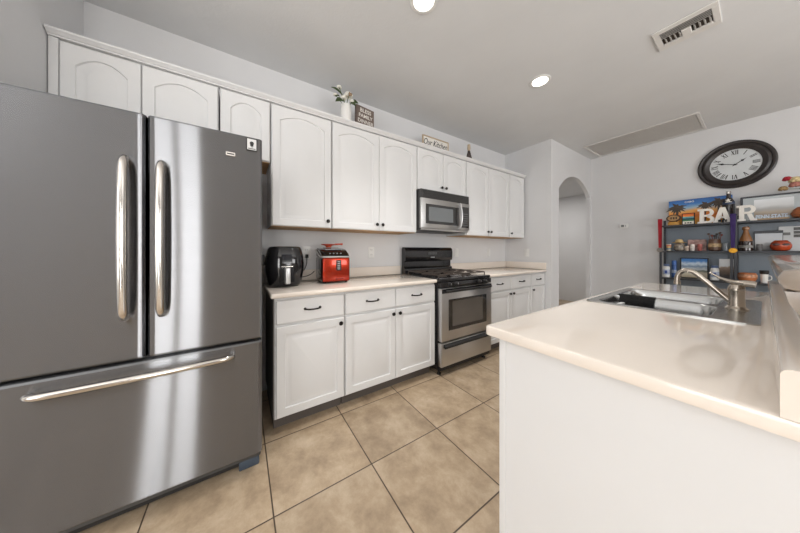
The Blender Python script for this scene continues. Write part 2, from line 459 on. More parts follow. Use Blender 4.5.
BF = 0.598
def base_cabinet(label, ya, yb, units, side=None):
    """units: (y0, y1, knob side)"""
    t = thing('base_cabinet', label, 'cabinet', (0.3, (ya+yb)/2, 0), 0, GB)
    bm = BM(); box(bm, .002, ya, .098, BF+.005, yb, .881, .0015, 1); put('body', bm, M['cab'], t)
    put('toe_kick', box(BM(), .05, ya+.002, 0.0, BF-.065, yb-.002, .0975), M['toe'], t)
    if side: put('end_panel', box(BM(), .01, ya-.006, .098, BF-.004, ya-.0005, .878), M['sideshade'], t, props={'label': 'end panel with painted shade facing the refrigerator'})
    for (d0, d1, k) in units:
        d = panel(d1-d0, .585, .017, 0.0)
        bmesh.ops.translate(d, verts=d.verts[:], vec=(BF+.0056, d0, .108))
        do = put('door', d, M['cab'], t, ang=20)
        ky = d1-.030 if k == 'r' else d0+.030
        put('knob', knob_bm(BF+.0226, ky, .657), M['knob'], do, props={'label': 'dark bronze round knob'})
        d = panel(d1-d0, .152, .017, 0.0, raised=False)
        bmesh.ops.translate(d, verts=d.verts[:], vec=(BF+.0056, d0, .711))
        do = put('drawer', d, M['cab'], t, ang=20)
        put('drawer_pull', pull_bm(BF+.0226, (d0+d1)/2, .792), M['knob'], do, props={'label': 'dark bronze arched pull'})
    return t
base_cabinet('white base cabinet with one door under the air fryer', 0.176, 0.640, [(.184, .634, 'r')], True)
base_cabinet('white two-door base cabinet between the air fryer cabinet and the range', 0.643, 1.530, [(.648, 1.086, 'r'), (1.091, 1.525, 'l')])
base_cabinet('white two-door base cabinet right of the range', 2.295, 3.228, [(2.302, 2.764, 'r'), (2.772, 3.222, 'l')])
base_cabinet('narrow white one-door base cabinet against the far stub wall', 3.231, 3.596, [(3.236, 3.590, 'l')])

def wall_counter(label, ya, yb, side=False):
    t = thing('countertop', label, 'countertop', (.3, (ya+yb)/2, .882), 0)
    put('slab', box(BM(), .003, ya, .882, .645, yb, .914, .010, 3), M['counter'], t)
    put('backsplash', box(BM(), .003, ya+.03 if not side else ya, .9145, .022, yb, 1.010, .004, 2), M['counter'], t)
    if side: put('side_splash', box(BM(), .0225, yb-.019, .9145, .640, yb, 1.010, .004, 2), M['counter'], t)
wall_counter('cream countertop holding the air fryer and red ice maker', .150, 1.535)
wall_counter('cream countertop right of the range, ending at the stub wall', 2.292, 3.598, True)

# ------------------------------------------------------------------ refrigerator
FX = 0.85
def slab_curved(ya, yb, za, zb, th=.055, bow=.010, xf=FX):
    """fridge door with a slightly bowed front and rounded sides"""
    n = 50; poly = []
    for k in range(n+1):
        s = -1 + 2*k/n; y = (ya+yb)/2 + s*(yb-ya)/2
        edge = max(0.0, (abs(s)-.95)/.05)
        poly.append((xf - .010*edge*edge*1.2 - 0*bow, y))
    poly += [(xf-th, yb), (xf-th, ya)]
    bm = BM()
    loft(bm, [[(p[0]-.006 if i <= n else p[0], p[1], za) for i, p in enumerate(poly)], [(p[0], p[1], za+.008) for p in poly], [(p[0], p[1], zb-.008) for p in poly], [(p[0]-.006 if i <= n else p[0], p[1], zb) for i, p in enumerate(poly)]])
    return bm
def bow_handle(pts, r=.013):
    p = smooth_path(pts, 8); n = len(p)
    rad = [r*(0.45+.62*math.sin(PI*min(1, max(0, i/(n-1))))**.55) for i in range(n)]
    return tube(BM(), p, rad, 14)
t = thing('refrigerator', 'large stainless steel french-door refrigerator with bottom freezer drawer', 'refrigerator', (.45, -.35, 0))
put('cabinet_body', box(BM(), .06, -.782, .05, FX-.062, .090, 1.765, .006, 2), M['fridgeside'], t, props={'label': 'dark grey refrigerator case'})
put('kick_grille', box(BM(), .25, -.77, .030, FX-.07, .075, .0495), M['blackm'], t)
dl = put('door', slab_curved(-.786, -.3505, .722, 1.782), M['steel'], t, ang=25)
dr = put('door', slab_curved(-.3435, .092, .722, 1.782), M['steel'], t, ang=25)
fz = put('freezer_drawer', slab_curved(-.786, .092, .108, .706), M['steel'], t, ang=25)
for d, y in ((dl, -.402), (dr, -.292)):
    put('handle', bow_handle([(FX-.002, y, 1.575), (FX+.036, y, 1.565), (FX+.052, y, 1.50), (FX+.060, y, 1.25), (FX+.052, y, .98), (FX+.036, y, .915), (FX-.002, y, .905)], .0155), M['chrome'], d, props={'label': 'polished vertical bar handle'})
put('handle', bow_handle([(FX-.002, -.650, .660), (FX+.030, -.640, .660), (FX+.044, -.58, .660), (FX+.050, -.35, .660), (FX+.044, -.11, .660), (FX+.030, -.045, .660), (FX-.002, -.035, .660)], .0135), M['chrome'], fz, props={'label': 'polished horizontal bar handle'})
bd = put('badge', box(BM(), FX+.0003, -.066, 1.664, FX+.003, -.026, 1.684, .001, 1), M['chrome'], dr)
bm = BM(); box(bm, FX+.003, -.061, 1.671, FX+.0036, -.031, 1.677); put('badge_band', bm, M['darkgrey'], bd)
for y in (-.775, -.012):
    put('foot', box(BM(), FX-.14, y, 0, FX-.066, y+.095, .048, .006, 2), M['bluegrey'], t, props={'label': 'blue-grey plastic foot cover'})
for y in (-.74, .02):
    put('hinge_cover', box(BM(), FX-.15, y, 1.7655, FX-.064, y+.05, 1.788, .006, 2), M['fridgeside'], t)
# magnet
g = thing('magnet', 'small white square magnet with dark border on the refrigerator door', 'magnet', (FX+.0005, .045, 1.708))
put('backing', box(BM(), FX+.0005, .020, 1.709, FX+.004, .070, 1.7750, .002, 1), M['ink'], g)
put('face', box(BM(), FX+.0041, .0245, 1.7140, FX+.0048, .0655, 1.7700), M['magnetw'], g)
bm = BM(); lathe(bm, [(.010, 0), (.010, .0005)], (FX+.0049, .045, 1.7480), 7, 'X'); box(bm, FX+.0049, .038, 1.7330, FX+.0053, .052, 1.7450); box(bm, FX+.0049, .041, 1.7270, FX+.0053, .044, 1.7330); box(bm, FX+.0049, .047, 1.7270, FX+.0053, .050, 1.7330)
put('emblem', bm, M['ink'], g)
put('caption_strip', box(BM(), FX+.0049, .028, 1.7170, FX+.0053, .062, 1.7220), M['greyink'], g)

# ------------------------------------------------------------------ gas range
SY0, SY1, SX = 1.541, 2.284, 0.692
t = thing('gas_range', 'freestanding stainless and black gas range between the base cabinets', 'range', (.36, 1.912, 0))
bm = BM(); box(bm, .03, SY0, .055, SX-.055, SY1, .885, .004, 2); put('body', bm, M['black'], t)
bm = BM(); box(bm, .03, SY0-.002, .886, SX-.018, SY1+.002, .917, .008, 3); ct = put('cooktop', bm, M['black'], t)
bm = BM(); box(bm, SX-.0545, SY0, .834, SX-.006, SY1, .8855, .006, 2); cp = put('control_panel', bm, M['black'], t)
for y in (1.645, 1.735, 2.075, 2.165):
    k = put('knob', lathe(BM(), [(.022, 0), (.022, .006), (.018, .010), (.016, .026), (.012, .030), (0, .030)], (SX-.0055, y, .862), 20, 'X'), M['blackm'], cp)
    put('pointer', box(BM(), SX+.0246, y-.002, .862, SX+.0262, y+.002, .877), M['silver'], k)
# oven door
od = put('oven_door', box(BM(), SX-.054, SY0+.004, .330, SX, SY1-.004, .828, .006, 2), M['steel2'], t)
put('door_top_band', box(BM(), SX+.0003, SY0+.006, .784, SX+.004, SY1-.006, .825, .002, 1), M['black'], od, props={'label': 'black band across the oven door top'})
bm = BM(); tube(bm, smooth_path([(SX+.004, 1.60, .808), (SX+.030, 1.605, .808), (SX+.036, 1.65, .808), (SX+.036, 2.175, .808), (SX+.030, 2.22, .808), (SX+.004, 2.225, .808)], 6), .0105, 12)
put('handle', bm, M['blackm'], od, props={'label': 'black bar handle'})
put('oven_window_border', box(BM(), SX+.0003, 1.632, .428, SX+.003, 2.192, .722, .002, 1), M['glassblk'], od)
put('oven_window', box(BM(), SX+.0031, 1.680, .462, SX+.0042, 2.125, .700), M['window_in'], od)
dw = put('drawer', box(BM(), SX-.054, SY0+.004, .095, SX-.004, SY1-.004, .316, .006, 2), M['steel2'], t)
bm = BM(); prism(bm, [(SX-.0035, .278), (SX+.018, .270), (SX+.030, .278), (SX+.028, .294), (SX+.014, .304), (SX-.0035, .306)], SY0+.03, SY1-.03, 'Y')
put('drawer_handle', bm, M['blackm'], dw, props={'label': 'black ledge handle'})
put('base_strip', box(BM(), .10, SY0+.01, .056, SX-.02, SY1-.01, .094), M['blackm'], t)
for x, y in ((SX-.08, SY0+.04), (SX-.08, SY1-.04), (.12, SY0+.04), (.12, SY1-.04)):
    put('foot', lathe(BM(), [(.020, 0), (.020, .012), (.012, .016), (.012, .0545)], (x, y, 0), 14), M['blackm'], t)
# backguard with a rolled front
bgp = [(.030, .918), (.030, 1.205), (.045, 1.222), (.075, 1.222), (.098, 1.205), (.108, 1.17), (.106, 1.085), (.098, 1.065), (.072, 1.055), (.072, .990), (.098, .975), (.102, .918)]
bk = put('backguard', prism(BM(), bgp, SY0+.002, SY1-.002, 'Y'), M['black'], t, ang=40)
put('display', box(BM(), .1085, 1.87, 1.128, .1095, 2.02, 1.170), M['glassblk'], bk)
bm = BM()
for i in range(6):
    for j in range(2): box(bm, .1096, 1.88+i*.023, 1.140+j*.016, .1101, 1.891+i*.023, 1.147+j*.016)
put('display_digits', bm, M['greyink'], bk)
put('badge', box(BM(), .1075, 1.915, 1.098, .1095, 1.975, 1.108), M['silver'], bk)
# burners and grates
for x, y, r in ((.24, 1.735, .042), (.24, 2.09, .036), (.50, 1.735, .036), (.50, 2.09, .046)):
    bu = put('burner', lathe(BM(), [(r+.012, 0), (r+.012, .004), (r, .006), (r, .014), (r-.006, .018), (0, .018)], (x, y, .9175), 20), M['iron'], t)
for ya, yb in ((1.572, 1.902), (1.924, 2.254)):
    bm = BM(); z = .949; q = .006
    for x in (.125, .37, .62): tube(bm, [(x, ya, z), (x, yb, z)], q, 6)
    for y in (ya, yb): tube(bm, [(.125, y, z), (.62, y, z)], q, 6)
    ymid = (ya+yb)/2
    for xc in (.2475, .495):
        for s in (-1, 1):
            tube(bm, [(xc, ymid+s*.02, z+.004), (xc, ymid+s*.09, z+.004), (xc, ymid+s*(yb-ya)/2, z)], q, 6)
            tube(bm, [(xc+s*.02, ymid, z+.004), (xc+s*.08, ymid, z+.004), (xc+s*.122, ymid, z)], q, 6)
    for x in (.125, .62):
        for y in (ya, yb): tube(bm, [(x, y, z), (x, y, .918)], q, 6)
    put('grate', bm, M['iron'], t)

# ------------------------------------------------------------------ microwave
MY0, MY1, MX, MZ0, MZ1 = 1.531, 2.262, .405, 1.398, 1.824
t = thing('microwave', 'over-the-range stainless microwave under the short wall cabinet', 'microwave', (.2, 1.89, MZ0))
put('case', box(BM(), .004, MY0, MZ0, MX-.03, MY1, MZ1, .003, 1), M['darkgrey'], t)
bm = BM(); box(bm, MX-.0295, MY0, 1.732, MX-.008, MY1, MZ1, .003, 1)
for i in range(5): box(bm, MX-.0085, MY0+.03, 1.742+i*.016, MX-.001, MY1-.008, 1.750+i*.016, .002, 1)
put('vent_grille', bm, M['darkgrey'], t)
md = put('door', box(BM(), MX-.0295, MY0, MZ0+.02, MX, 2.105, 1.7305, .005, 2), M['steel2'], t)
put('window_border', box(BM(), MX+.0003, 1.590, MZ0+.068, MX+.003, 2.075, 1.672, .002, 1), M['glassblk'], md)
put('window', box(BM(), MX+.0031, 1.630, MZ0+.098, MX+.004, 1.985, 1.644), M['mwglass'], md)
bm = BM(); tube(bm, smooth_path([(MX+.001, 2.075, 1.715), (MX+.028, 2.075, 1.705), (MX+.048, 2.075, 1.63), (MX+.052, 2.075, 1.57), (MX+.048, 2.075, 1.51), (MX+.028, 2.075, 1.445), (MX+.001, 2.075, 1.435)], 6), .012, 12, .8)
put('handle', bm, M['silver'], md, props={'label': 'curved pale vertical handle'})
pn = put('control_panel', box(BM(), MX-.0295, 2.107, MZ0+.02, MX-.001, MY1, 1.7305, .004, 2), M['steel2'], t)
kp = put('keypad', box(BM(), MX-.0009, 2.118, MZ0+.05, MX+.002, MY1-.014, 1.690, .002, 1), M['glassblk'], pn)
bm = BM()
for i in range(3):
    for j in range(6): box(bm, MX+.0021, 2.137+i*.034, MZ0+.075+j*.026, MX+.0027, 2.155+i*.034, MZ0+.086+j*.026)
put('key_markings', bm, M['greyink'], kp)
put('bottom_trim', box(BM(), MX-.0295, MY0+.01, MZ0, MX-.006, MY1-.01, MZ0+.0195, .003, 1), M['steel2'], t)
put('light_panel', box(BM(), .10, 1.7, MZ0-.004, .28, 2.1, MZ0-.0003), M['darkgrey'], t)

# ------------------------------------------------------------------ wall plates and thermostat
def outlet_x(label, y, z, kind='outlet', w_=.072, h_=.115):
    t = thing('wall_outlet' if kind == 'outlet' else 'wall_switch', label, 'outlet' if kind == 'outlet' else 'switch', (.001, y, z))
    put('cover_plate', box(BM(), .0004, y-w_/2, z-h_/2, .006, y+w_/2, z+h_/2, .002, 2), M['plast_w'], t)
    if kind == 'outlet':
        for s in (-1, 1):
            s_ = put('socket', box(BM(), .0061, y-.016, z+s*.026-.014, .0085, y+.016, z+s*.026+.014, .002, 1), M['plast_w'], t)
            bm = BM(); box(bm, .0086, y-.009, z+s*.026-.004, .0089, y-.006, z+s*.026+.006); box(bm, .0086, y+.006, z+s*.026-.004, .0089, y+.009, z+s*.026+.006)
            put('slots', bm, M['hole'], s_)
    else:
        put('rocker', box(BM(), .0061, y-.016, z-.034, .010, y+.016, z+.034, .002, 1), M['plast_w'], t)
outlet_x('white wall outlet between the air fryer and the ice maker', .50, 1.165)
outlet_x('white wall outlet right of the ice maker', 1.165, 1.165)
outlet_x('white wall switch plate right beside the range backguard', 2.47, 1.155, 'switch')
outlet_x('white wall switch plate under the tall two-door cabinet right of the microwave', 3.17, 1.155, 'switch')
t = thing('wall_outlet', 'white wall outlet on the stub wall facing the range', 'outlet', (.36, YS, 1.15))
put('cover_plate', box(BM(), .325, YS-.006, 1.09, .397, YS-.0004, 1.21, .002, 2), M['plast_w'], t)
for s in (-1, 1): put('socket', box(BM(), .345, YS-.0085, 1.15+s*.026-.014, .377, YS-.0061, 1.15+s*.026+.014, .002, 1), M['plast_w'], t)
t = thing('thermostat', 'small white thermostat on the back wall left of the shelf', 'thermostat', (1.126, YB, 1.53))
put('housing', box(BM(), 1.078, YB-.025, 1.528, 1.182, YB-.0004, 1.600, .008, 3), M['plast_w'], t)
put('screen', box(BM(), 1.098, YB-.0262, 1.548, 1.134, YB-.0252, 1.584), M['greyink'], t)
put('button', box(BM(), 1.150, YB-.028, 1.550, 1.155, YB-.0252, 1.582), M['greyink'], t)

# ------------------------------------------------------------------ ceiling fixtures
def can_light(label, x, y):
    t = thing('recessed_light', label, 'ceiling light', (x, y, H), 0, 'recessed ceiling lights')
    put('trim_ring', lathe(BM(), [(.062, -.0005), (.085, -.0005), (.088, -.004), (.083, -.008), (.066, -.010), (.062, -.006)], (x, y, H), 40, closed=True), M['plast_w'], t)
    put('lens', lathe(BM(), [(.0615, -.004), (.0615, -.006), (.03, -.008), (0, -.0085)], (x, y, H), 32), M['lamp'], t)
    l = bpy.data.lights.new('can_beam', 'SPOT'); l.energy = 60; l.spot_size = R(95); l.spot_blend = .9; l.color = (1, .97, .93); l.shadow_soft_size = .06
    o = bpy.data.objects.new('can_beam', l); C.objects.link(o); o.location = (0, 0, -.03); o.parent = t
can_light('round lit recessed ceiling light at the top edge, above the base cabinets', 1.171, .943)
can_light('round lit recessed ceiling light near the middle of the ceiling, beside the air register', 1.202, 2.282)
# supply register
t = thing('air_register', 'white slotted metal air register in the ceiling', 'air vent', (2.03, 2.57, H))
x0, x1, y0_, y1_ = 1.885, 2.178, 2.455, 2.715
bm = BM()
for a, b, c, d in ((x0, y0_, x1, y0_+.045), (x0, y1_-.045, x1, y1_), (x0, y0_+.045, x0+.032, y1_-.045), (x1-.032, y0_+.045, x1, y1_-.045)): box(bm, a, b, H-.011, c, d, H-.0004, .003, 1)
put('frame', bm, M['grillew'], t)
put('duct_backing', box(BM(), x0+.03, y0_+.043, H-.0015, x1-.03, y1_-.043, H-.0006), mat('duct_brown', '#3f3831', .8), t)
for i in range(4):
    bm = BM(); y = y0_+.046+i*.0175; prism(bm, [(y, H-.018), (y+.002, H-.018), (y+.014, H-.005), (y+.012, H-.005)], x0+.034, x1-.034, 'X'); put('louver', bm, M['grillew'], t)
for i in range(10):
    xx = x0+.045+i*.0222
    bm = BM(); prism(bm, [(xx, H-.003), (xx+.003, H-.003), (xx+.011, H-.016), (xx+.008, H-.016)], y0_+.124, y1_-.070, 'Y'); put('vane', bm, M['grillew'], t)
put('divider', box(BM(), x0+.125, y0_+.118, H-.018, x0+.170, y1_-.066, H-.004, .004, 1), M['grillew'], t)
bm = BM(); box(bm, x0+.034, y1_-.066, H-.016, x1-.034, y1_-.050, H-.003, .003, 1); put('damper_bar', bm, M['grillew'], t)
# return air grille
t = thing('return_air_grille', 'long flat white return air grille in the ceiling by the back wall', 'air vent', (1.39, 4.6, H))
x0, x1, y0_, y1_ = .83, 1.935, 4.275, 4.93
bm = BM()
for a, b, c, d in ((x0, y0_, x1, y0_+.03), (x0, y1_-.03, x1, y1_), (x0, y0_+.03, x0+.03, y1_-.03), (x1-.03, y0_+.03, x1, y1_-.03)): box(bm, a, b, H-.010, c, d, H-.0004, .004, 1)
put('frame', bm, M['grillew'], t)
put('filter_backing', box(BM(), x0+.028, y0_+.028, H-.0018, x1-.028, y1_-.028, H-.0006), M['grillew'], t)
bm = BM()
for i in range(46):
    xx = x0+.036+i*.0225; prism(bm, [(xx, H-.003), (xx+.002, H-.003), (xx+.019, H-.008), (xx+.017, H-.008)], y0_+.032, y1_-.032, 'Y')
put('louvers', bm, M['grillew'], t)

# ------------------------------------------------------------------ island
IX0, IY0, IX1, IY1 = 1.767, .742, 2.388, 2.865
t = thing('island_cabinet', 'white kitchen island cabinet with plain end panel', 'kitchen island', (2.1, 1.8, 0))
bm = BM()
for a in ((1.860, .800, .098, 1.880, 2.80, .880), (2.330, .800, .098, 2.350, 2.80, .880), (1.880, .800, .098, 2.330, .82, .880), (1.880, 2.78, .098, 2.330, 2.80, .880), (1.880, .82, .098, 2.330, 2.78, .115)): box(bm, *a)
put('body', bm, M['cab'], t)
put('end_panel', box(BM(), 1.816, .776, 0, 2.3885, .798, .880, .002, 1), M['cab'], t)
put('corner_post', box(BM(), 1.808, .770, 0, 1.832, .7755, .880, .002, 1), M['cab'], t)
put('toe_kick', box(BM(), 1.93, .80, 0, 1.95, 2.80, .097), M['toe'], t)
for i, (a, b) in enumerate(((.83, 1.30), (1.32, 1.545), (1.56, 1.925), (1.935, 2.30), (2.33, 2.78))):
    d = panel(b-a, .585, .017); xform(d, (1.8594, b, .108), PI); do = put('door', d, M['cab'], t, ang=20)
    put('knob', knob_bm(1.837, (a if i % 2 else b)+(.03 if i % 2 else -.03), .657, -1), M['knob'], do)
    d = panel(b-a, .152, .017, raised=False); xform(d, (1.8594, b, .711), PI); put('drawer', d, M['cab'], t, ang=20)

def slab_hole(outer, hole, z0, z1, bev=.010):
    """slab with rounded outer edge and a through hole"""
    bm = BM(); n = 3
    x0, y0, x1, y1 = outer
    def lp(ins, z): return [(p[0], p[1], z) for p in rrect(x0+ins, y0+ins, x1-ins, y1-ins, .016-ins*.6, 4)]
    rs = loft(bm, [lp(bev, z0), lp(bev*.3, z0+bev*.3), lp(0, z0+bev), lp(0, z1-bev), lp(bev*.3, z1-bev*.3), lp(bev, z1)], False, False)
    hl = [[bm.verts.new((p[0], p[1], z)) for p in hole] for z in (z0, z1)]
    m = len(hole)
    for k in range(m): bm.faces.new((hl[0][k], hl[0][(k+1) % m], hl[1][(k+1) % m], hl[1][k]))
    for ring, h in ((rs[0], hl[0]), (rs[-1], hl[1])):
        es = []
        for L_ in (ring, h):
            for k in range(len(L_)): es.append(bm.edges.get((L_[k], L_[(k+1) % len(L_)])))
        bmesh.ops.triangle_fill(bm, use_beauty=True, edges=es)
    return bm
t = thing('island_countertop', 'cream island countertop around the sink', 'countertop', (2.1, 1.8, .882))
put('slab', slab_hole((IX0, IY0, IX1, IY1), rrect(1.820, 1.574, 2.300, 2.286, .04), .882, .914, .004), M['counter'], t, ang=40)
up_ = [(2.3872, .9141), (2.3872, .996)] + [(2.357 + .012*math.cos(R(90+15*k)), .984 + .012*math.sin(R(90+15*k))) for k in range(7)] + [(2.345, .9141)]
put('upstand', prism(BM(), up_, IY0, 2.83, 'Y'), M['counter'], t)
bm = BM(); box(bm, 2.3895, .779, 0, 2.52, 2.93, 1.112)
struct('wall_island', bm, M['cab'])
# raised bar
t = thing('bar_counter', 'raised cream bar top on the half wall behind the sink', 'countertop', (2.6, 1.9, 1.113))
bm = BM()
def lp(ins, z): return [(p[0], p[1], z) for p in rrect(2.345+ins, .80+ins, 2.86-ins, 3.0-ins, .05-ins, 6)]
loft(bm, [lp(.016, 1.1141), lp(.005, 1.119), lp(0, 1.130), lp(0, 1.140), lp(.005, 1.151), lp(.016, 1.156)])
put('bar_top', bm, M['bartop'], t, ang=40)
prism_p = [(2.3885, 1.113), (2.352, 1.113), (2.356, 1.092), (2.370, 1.062), (2.384, 1.036), (2.3885, 1.034)]
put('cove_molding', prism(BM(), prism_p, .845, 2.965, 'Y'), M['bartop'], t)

# sink
t = thing('sink', 'stainless double-bowl drop-in sink in the island countertop', 'sink', (2.06, 1.93, .9145))
bm = BM()
out = [(1.795, 1.552), (2.325, 1.552), (2.325, 2.310), (1.795, 2.310)]
out = rrect(1.795, 1.552, 2.325, 2.310, .03)
bowls = [(1.832, 1.586, 2.212, 1.915), (1.832, 1.947, 2.212, 2.276)]
z0, z1 = .9146, .9195
o0 = [bm.verts.new((p[0], p[1], z0)) for p in out]; o1 = [bm.verts.new((p[0], p[1], z1)) for p in out]
for k in range(len(out)): bm.faces.new((o0[k], o0[(k+1) % len(out)], o1[(k+1) % len(out)], o1[k]))
es = [bm.edges.get((o1[k], o1[(k+1) % len(out)])) for k in range(len(out))]
for (a, b, c, d) in bowls:
    def ring(i, z, r): return [(p[0], p[1], z) for p in rrect(a+i, b+i, c-i, d-i, r, 6)]
    rs = loft(bm, [ring(0, z1, .06), ring(.004, z1-.006, .058), ring(.010, z1-.05, .055), ring(.016, .775, .05), ring(.030, .757, .045), ring(.055, .751, .03)], False, True)
    es += [bm.edges.get((rs[0][k], rs[0][(k+1) % len(rs[0])])) for k in range(len(rs[0]))]
bmesh.ops.triangle_fill(bm, use_beauty=True, edges=es)
put('basin', bm, M['sink'], t, ang=40)
for (a, b, c, d) in bowls:
    put('drain', lathe(BM(), [(.042, .7515), (.042, .7535), (.034, .754), (.028, .7522), (0, .7522)], ((a+c)/2, (b+d)/2, 0), 24), M['chrome'], t)
# faucet
t = thing('faucet', 'brushed nickel single-lever faucet on the sink deck', 'faucet', (2.262, 1.885, .9196))
fy = 1.885
put('body', lathe(BM(), [(.034, .9197), (.034, .924), (.029, .929), (.0250, .934), (.0235, .97), (.0235, 1.000), (.0255, 1.004), (.0255, 1.010), (.024, 1.020), (.018, 1.032), (.008, 1.037), (0, 1.038)], (2.262, fy, 0), 32), M['nickel'], t)
sp = smooth_path([(2.245, fy, .955), (2.226, fy, .976), (2.197, fy+.002, 1.012), (2.165, fy+.004, 1.050), (2.138, fy+.006, 1.078), (2.113, fy+.007, 1.087), (2.092, fy+.008, 1.074), (2.083, fy+.008, 1.050), (2.082, fy+.008, 1.030)], 6)
s_ = put('spout', tube(BM(), sp, .0105, 14), M['nickel'], t)
put('aerator', lathe(BM(), [(.0125, 1.012), (.0125, 1.0295)], (2.082, fy+.008, 0), 18), M['nickel'], s_)
lv = smooth_path([(2.312, fy-.01, 1.037), (2.295, fy-.008, 1.040), (2.272, fy-.004, 1.040), (2.248, fy, 1.044), (2.220, fy+.004, 1.056), (2.196, fy+.006, 1.074), (2.186, fy+.006, 1.082)], 6)
n = len(lv)
put('lever', tube(BM(), lv, [.0150-.0110*min(1, max(0, (i/n-.25)*2)) + (.003 if i > n-5 else 0) for i in range(n)], 12), M['nickel'], t)
# black dish cloth hung over the divider into the near bowl
bm = BM(); nx, rows = 12, [(1.9430, .9215), (1.931, .9235), (1.918, .9225), (1.905, .917), (1.893, .880), (1.885, .84), (1.880, .80)]
g_ = []
for i in range(nx+1):
    u = i/nx; x = 1.842+u*.158
    g_.append([bm.verts.new((x+.004*math.sin(j*1.3+i), y-.003-.004*(1+math.sin(u*17+j*.4))*(j > 2), z+.002)) for j, (y, z) in enumerate(rows)])
for i in range(nx):
    for j in range(len(rows)-1): bm.faces.new((g_[i][j], g_[i+1][j], g_[i+1][j+1], g_[i][j+1]))
bmesh.ops.solidify(bm, geom=bm.faces[:], thickness=-.002)
tag(put('dish_cloth', bm, M['cloth'], ang=60), 'black dish cloth hanging over the sink divider into the bowl', 'cloth')

# ------------------------------------------------------------------ air fryer
ax, ay, az = .265, .280, .9146
t = thing('air_fryer', 'glossy black air fryer on the counter beside the refrigerator', 'air fryer', (ax, ay, az), R(0))
def sq(r, z, p=3.2, n=40, sx=1.0, sy=1.0):
    out = []
    for k in range(n):
        a = 2*PI*k/n; c, s = math.cos(a), math.sin(a)
        q = (abs(c)**p + abs(s)**p)**(-1/p); out.append((r*q*c*sx, r*q*s*sy, z))
    return out
bm = BM()
loft(bm, [sq(.105, .004), sq(.112, .012), sq(.122, .05), sq(.134, .12), sq(.136, .17), sq(.131, .23), sq(.120, .280), sq(.112, .296), sq(.100, .302), sq(.04, .304)])
put('body', bm, M['gloss_plastic'], t, True, ang=50)
bm = BM(); loft(bm, [sq(.100, 0), sq(.100, .0038)]); put('base_ring', bm, M['blackm'], t, True)
bm = BM(); loft(bm, [[(.1385, -.052, .035), (.1385, .052, .035), (.139, .052, .15), (.139, -.052, .15)], [(.1415, -.048, .039), (.1415, .048, .039), (.142, .048, .146), (.142, -.048, .146)]])
dr_ = put('basket_drawer', bm, M['gloss_plastic'], t, True)
bm = BM(); box(bm, .142, -.018, .028, .178, .018, .148, .008, 3); hd = put('handle', bm, M['silver'], dr_, True, props={'label': 'silver vertical handle'})
bm = BM(); box(bm, .1385, -.040, .150, .150, .040, .158, .002, 1); put('chrome_strip', bm, M['chrome'], t, True)
bm = BM(); loft(bm, [[(.136, -.035, .175), (.136, .035, .175), (.1285, .035, .245), (.1285, -.035, .245)], [(.1385, -.033, .177), (.1385, .033, .177), (.131, .033, .243), (.131, -.033, .243)]])
put('touch_panel', bm, mat('touch_panel_glass', '#20242c', .06, coat=.6), t, True)
bm = BM(); box(bm, -.030, -.175, .16, .030, -.1365, .24, .006, 2); put('rear_duct', bm, M['blackm'], t, True)
pts = smooth_path([(.10, .424, .995), (.07, .438, .990), (.045, .470, 1.010), (.030, .495, 1.06), (.024, .500, 1.115), (.024, .500, 1.133)], 6)
bm = BM(); tube(bm, pts, .0035, 8); box(bm, .0095, .488, 1.118, .036, .512, 1.150, .004, 2)
tag(put('power_cord', bm, M['cord']), 'black power cord plugged into the outlet behind the air fryer', 'cord')

# ------------------------------------------------------------------ ice maker
ix, iy = .235, .668
t = thing('ice_maker', 'metallic red countertop ice maker with black lid', 'ice maker', (ix, iy, .9146), R(-4)); t.scale = (1, 1, 1.06)
W_, D_, H_ = .118, .132, .262
bm = BM(); box(bm, -D_+.01, -W_, .010, D_-.004, W_, .205, .018, 3); put('body', bm, M['black'], t, True, props={'label': 'black side body'})
bm = BM(); box(bm, D_-.0035, -W_+.006, .014, D_+.010, W_-.006, .200, .010, 3); fp = put('front_panel', bm, M['red'], t, True, props={'label': 'glossy metallic red front panel'})
bm = BM(); box(bm, D_+.0102, -.002, .100, D_+.0118, .040, .180, .002, 1); b_ = put('badge', bm, M['blackm'], fp, True)
bm = BM()
for i in range(5): box(bm, D_+.0119, .008, .109+i*.0142, D_+.0124, .030, .114+i*.0142)
put('badge_lettering', bm, M['silver'], b_, True)
bm = BM(); box(bm, D_+.0102, -.005, .030, D_+.0112, .060, .038); put('name_strip', bm, mat('dark_red_print', '#7c1d0e', .4), fp, True)
# silver trim band sweeping up along the sides
bm = BM(); tr = smooth_path([(-D_+.02, -W_-.002, .262), (-D_*.3, -W_-.003, .240), (D_*.45, -W_-.003, .212), (D_+.004, -W_+.004, .207), (D_+.012, -W_*.6, .206), (D_+.014, 0, .206), (D_+.012, W_*.6, .206), (D_+.004, W_-.004, .207), (D_*.45, W_+.003, .212), (-D_*.3, W_+.003, .240), (-D_+.02, W_+.002, .262)], 5)
tube(bm, tr, .0055, 8); put('trim_band', bm, M['silver'], t, True, props={'label': 'silver trim band'})
lid = [(-D_+.01, .2055), (-D_+.01, .268), (-D_+.04, .276), (D_*.2, .262), (D_*.75, .234), (D_-.004, .214), (D_-.004, .2055)]
bm = BM(); prism(bm, lid, -W_+.004, W_-.004, 'Y'); bmesh.ops.bevel(bm, geom=bm.edges[:], offset=.004, segments=2, affect='EDGES')
ld = put('lid', bm, M['black'], t, True)
bm = BM(); a_ = math.atan2(.028, .0825)
loft(bm, [[(-.055, -.07, .2775), (-.055, .07, .2775), (.03, .07, .2635), (.03, -.07, .2635)], [(-.055, -.066, .2805), (-.055, .066, .2805), (.03, .066, .2665), (.03, -.066, .2665)]])
put('lid_window', bm, M['mwglass'], ld, True)
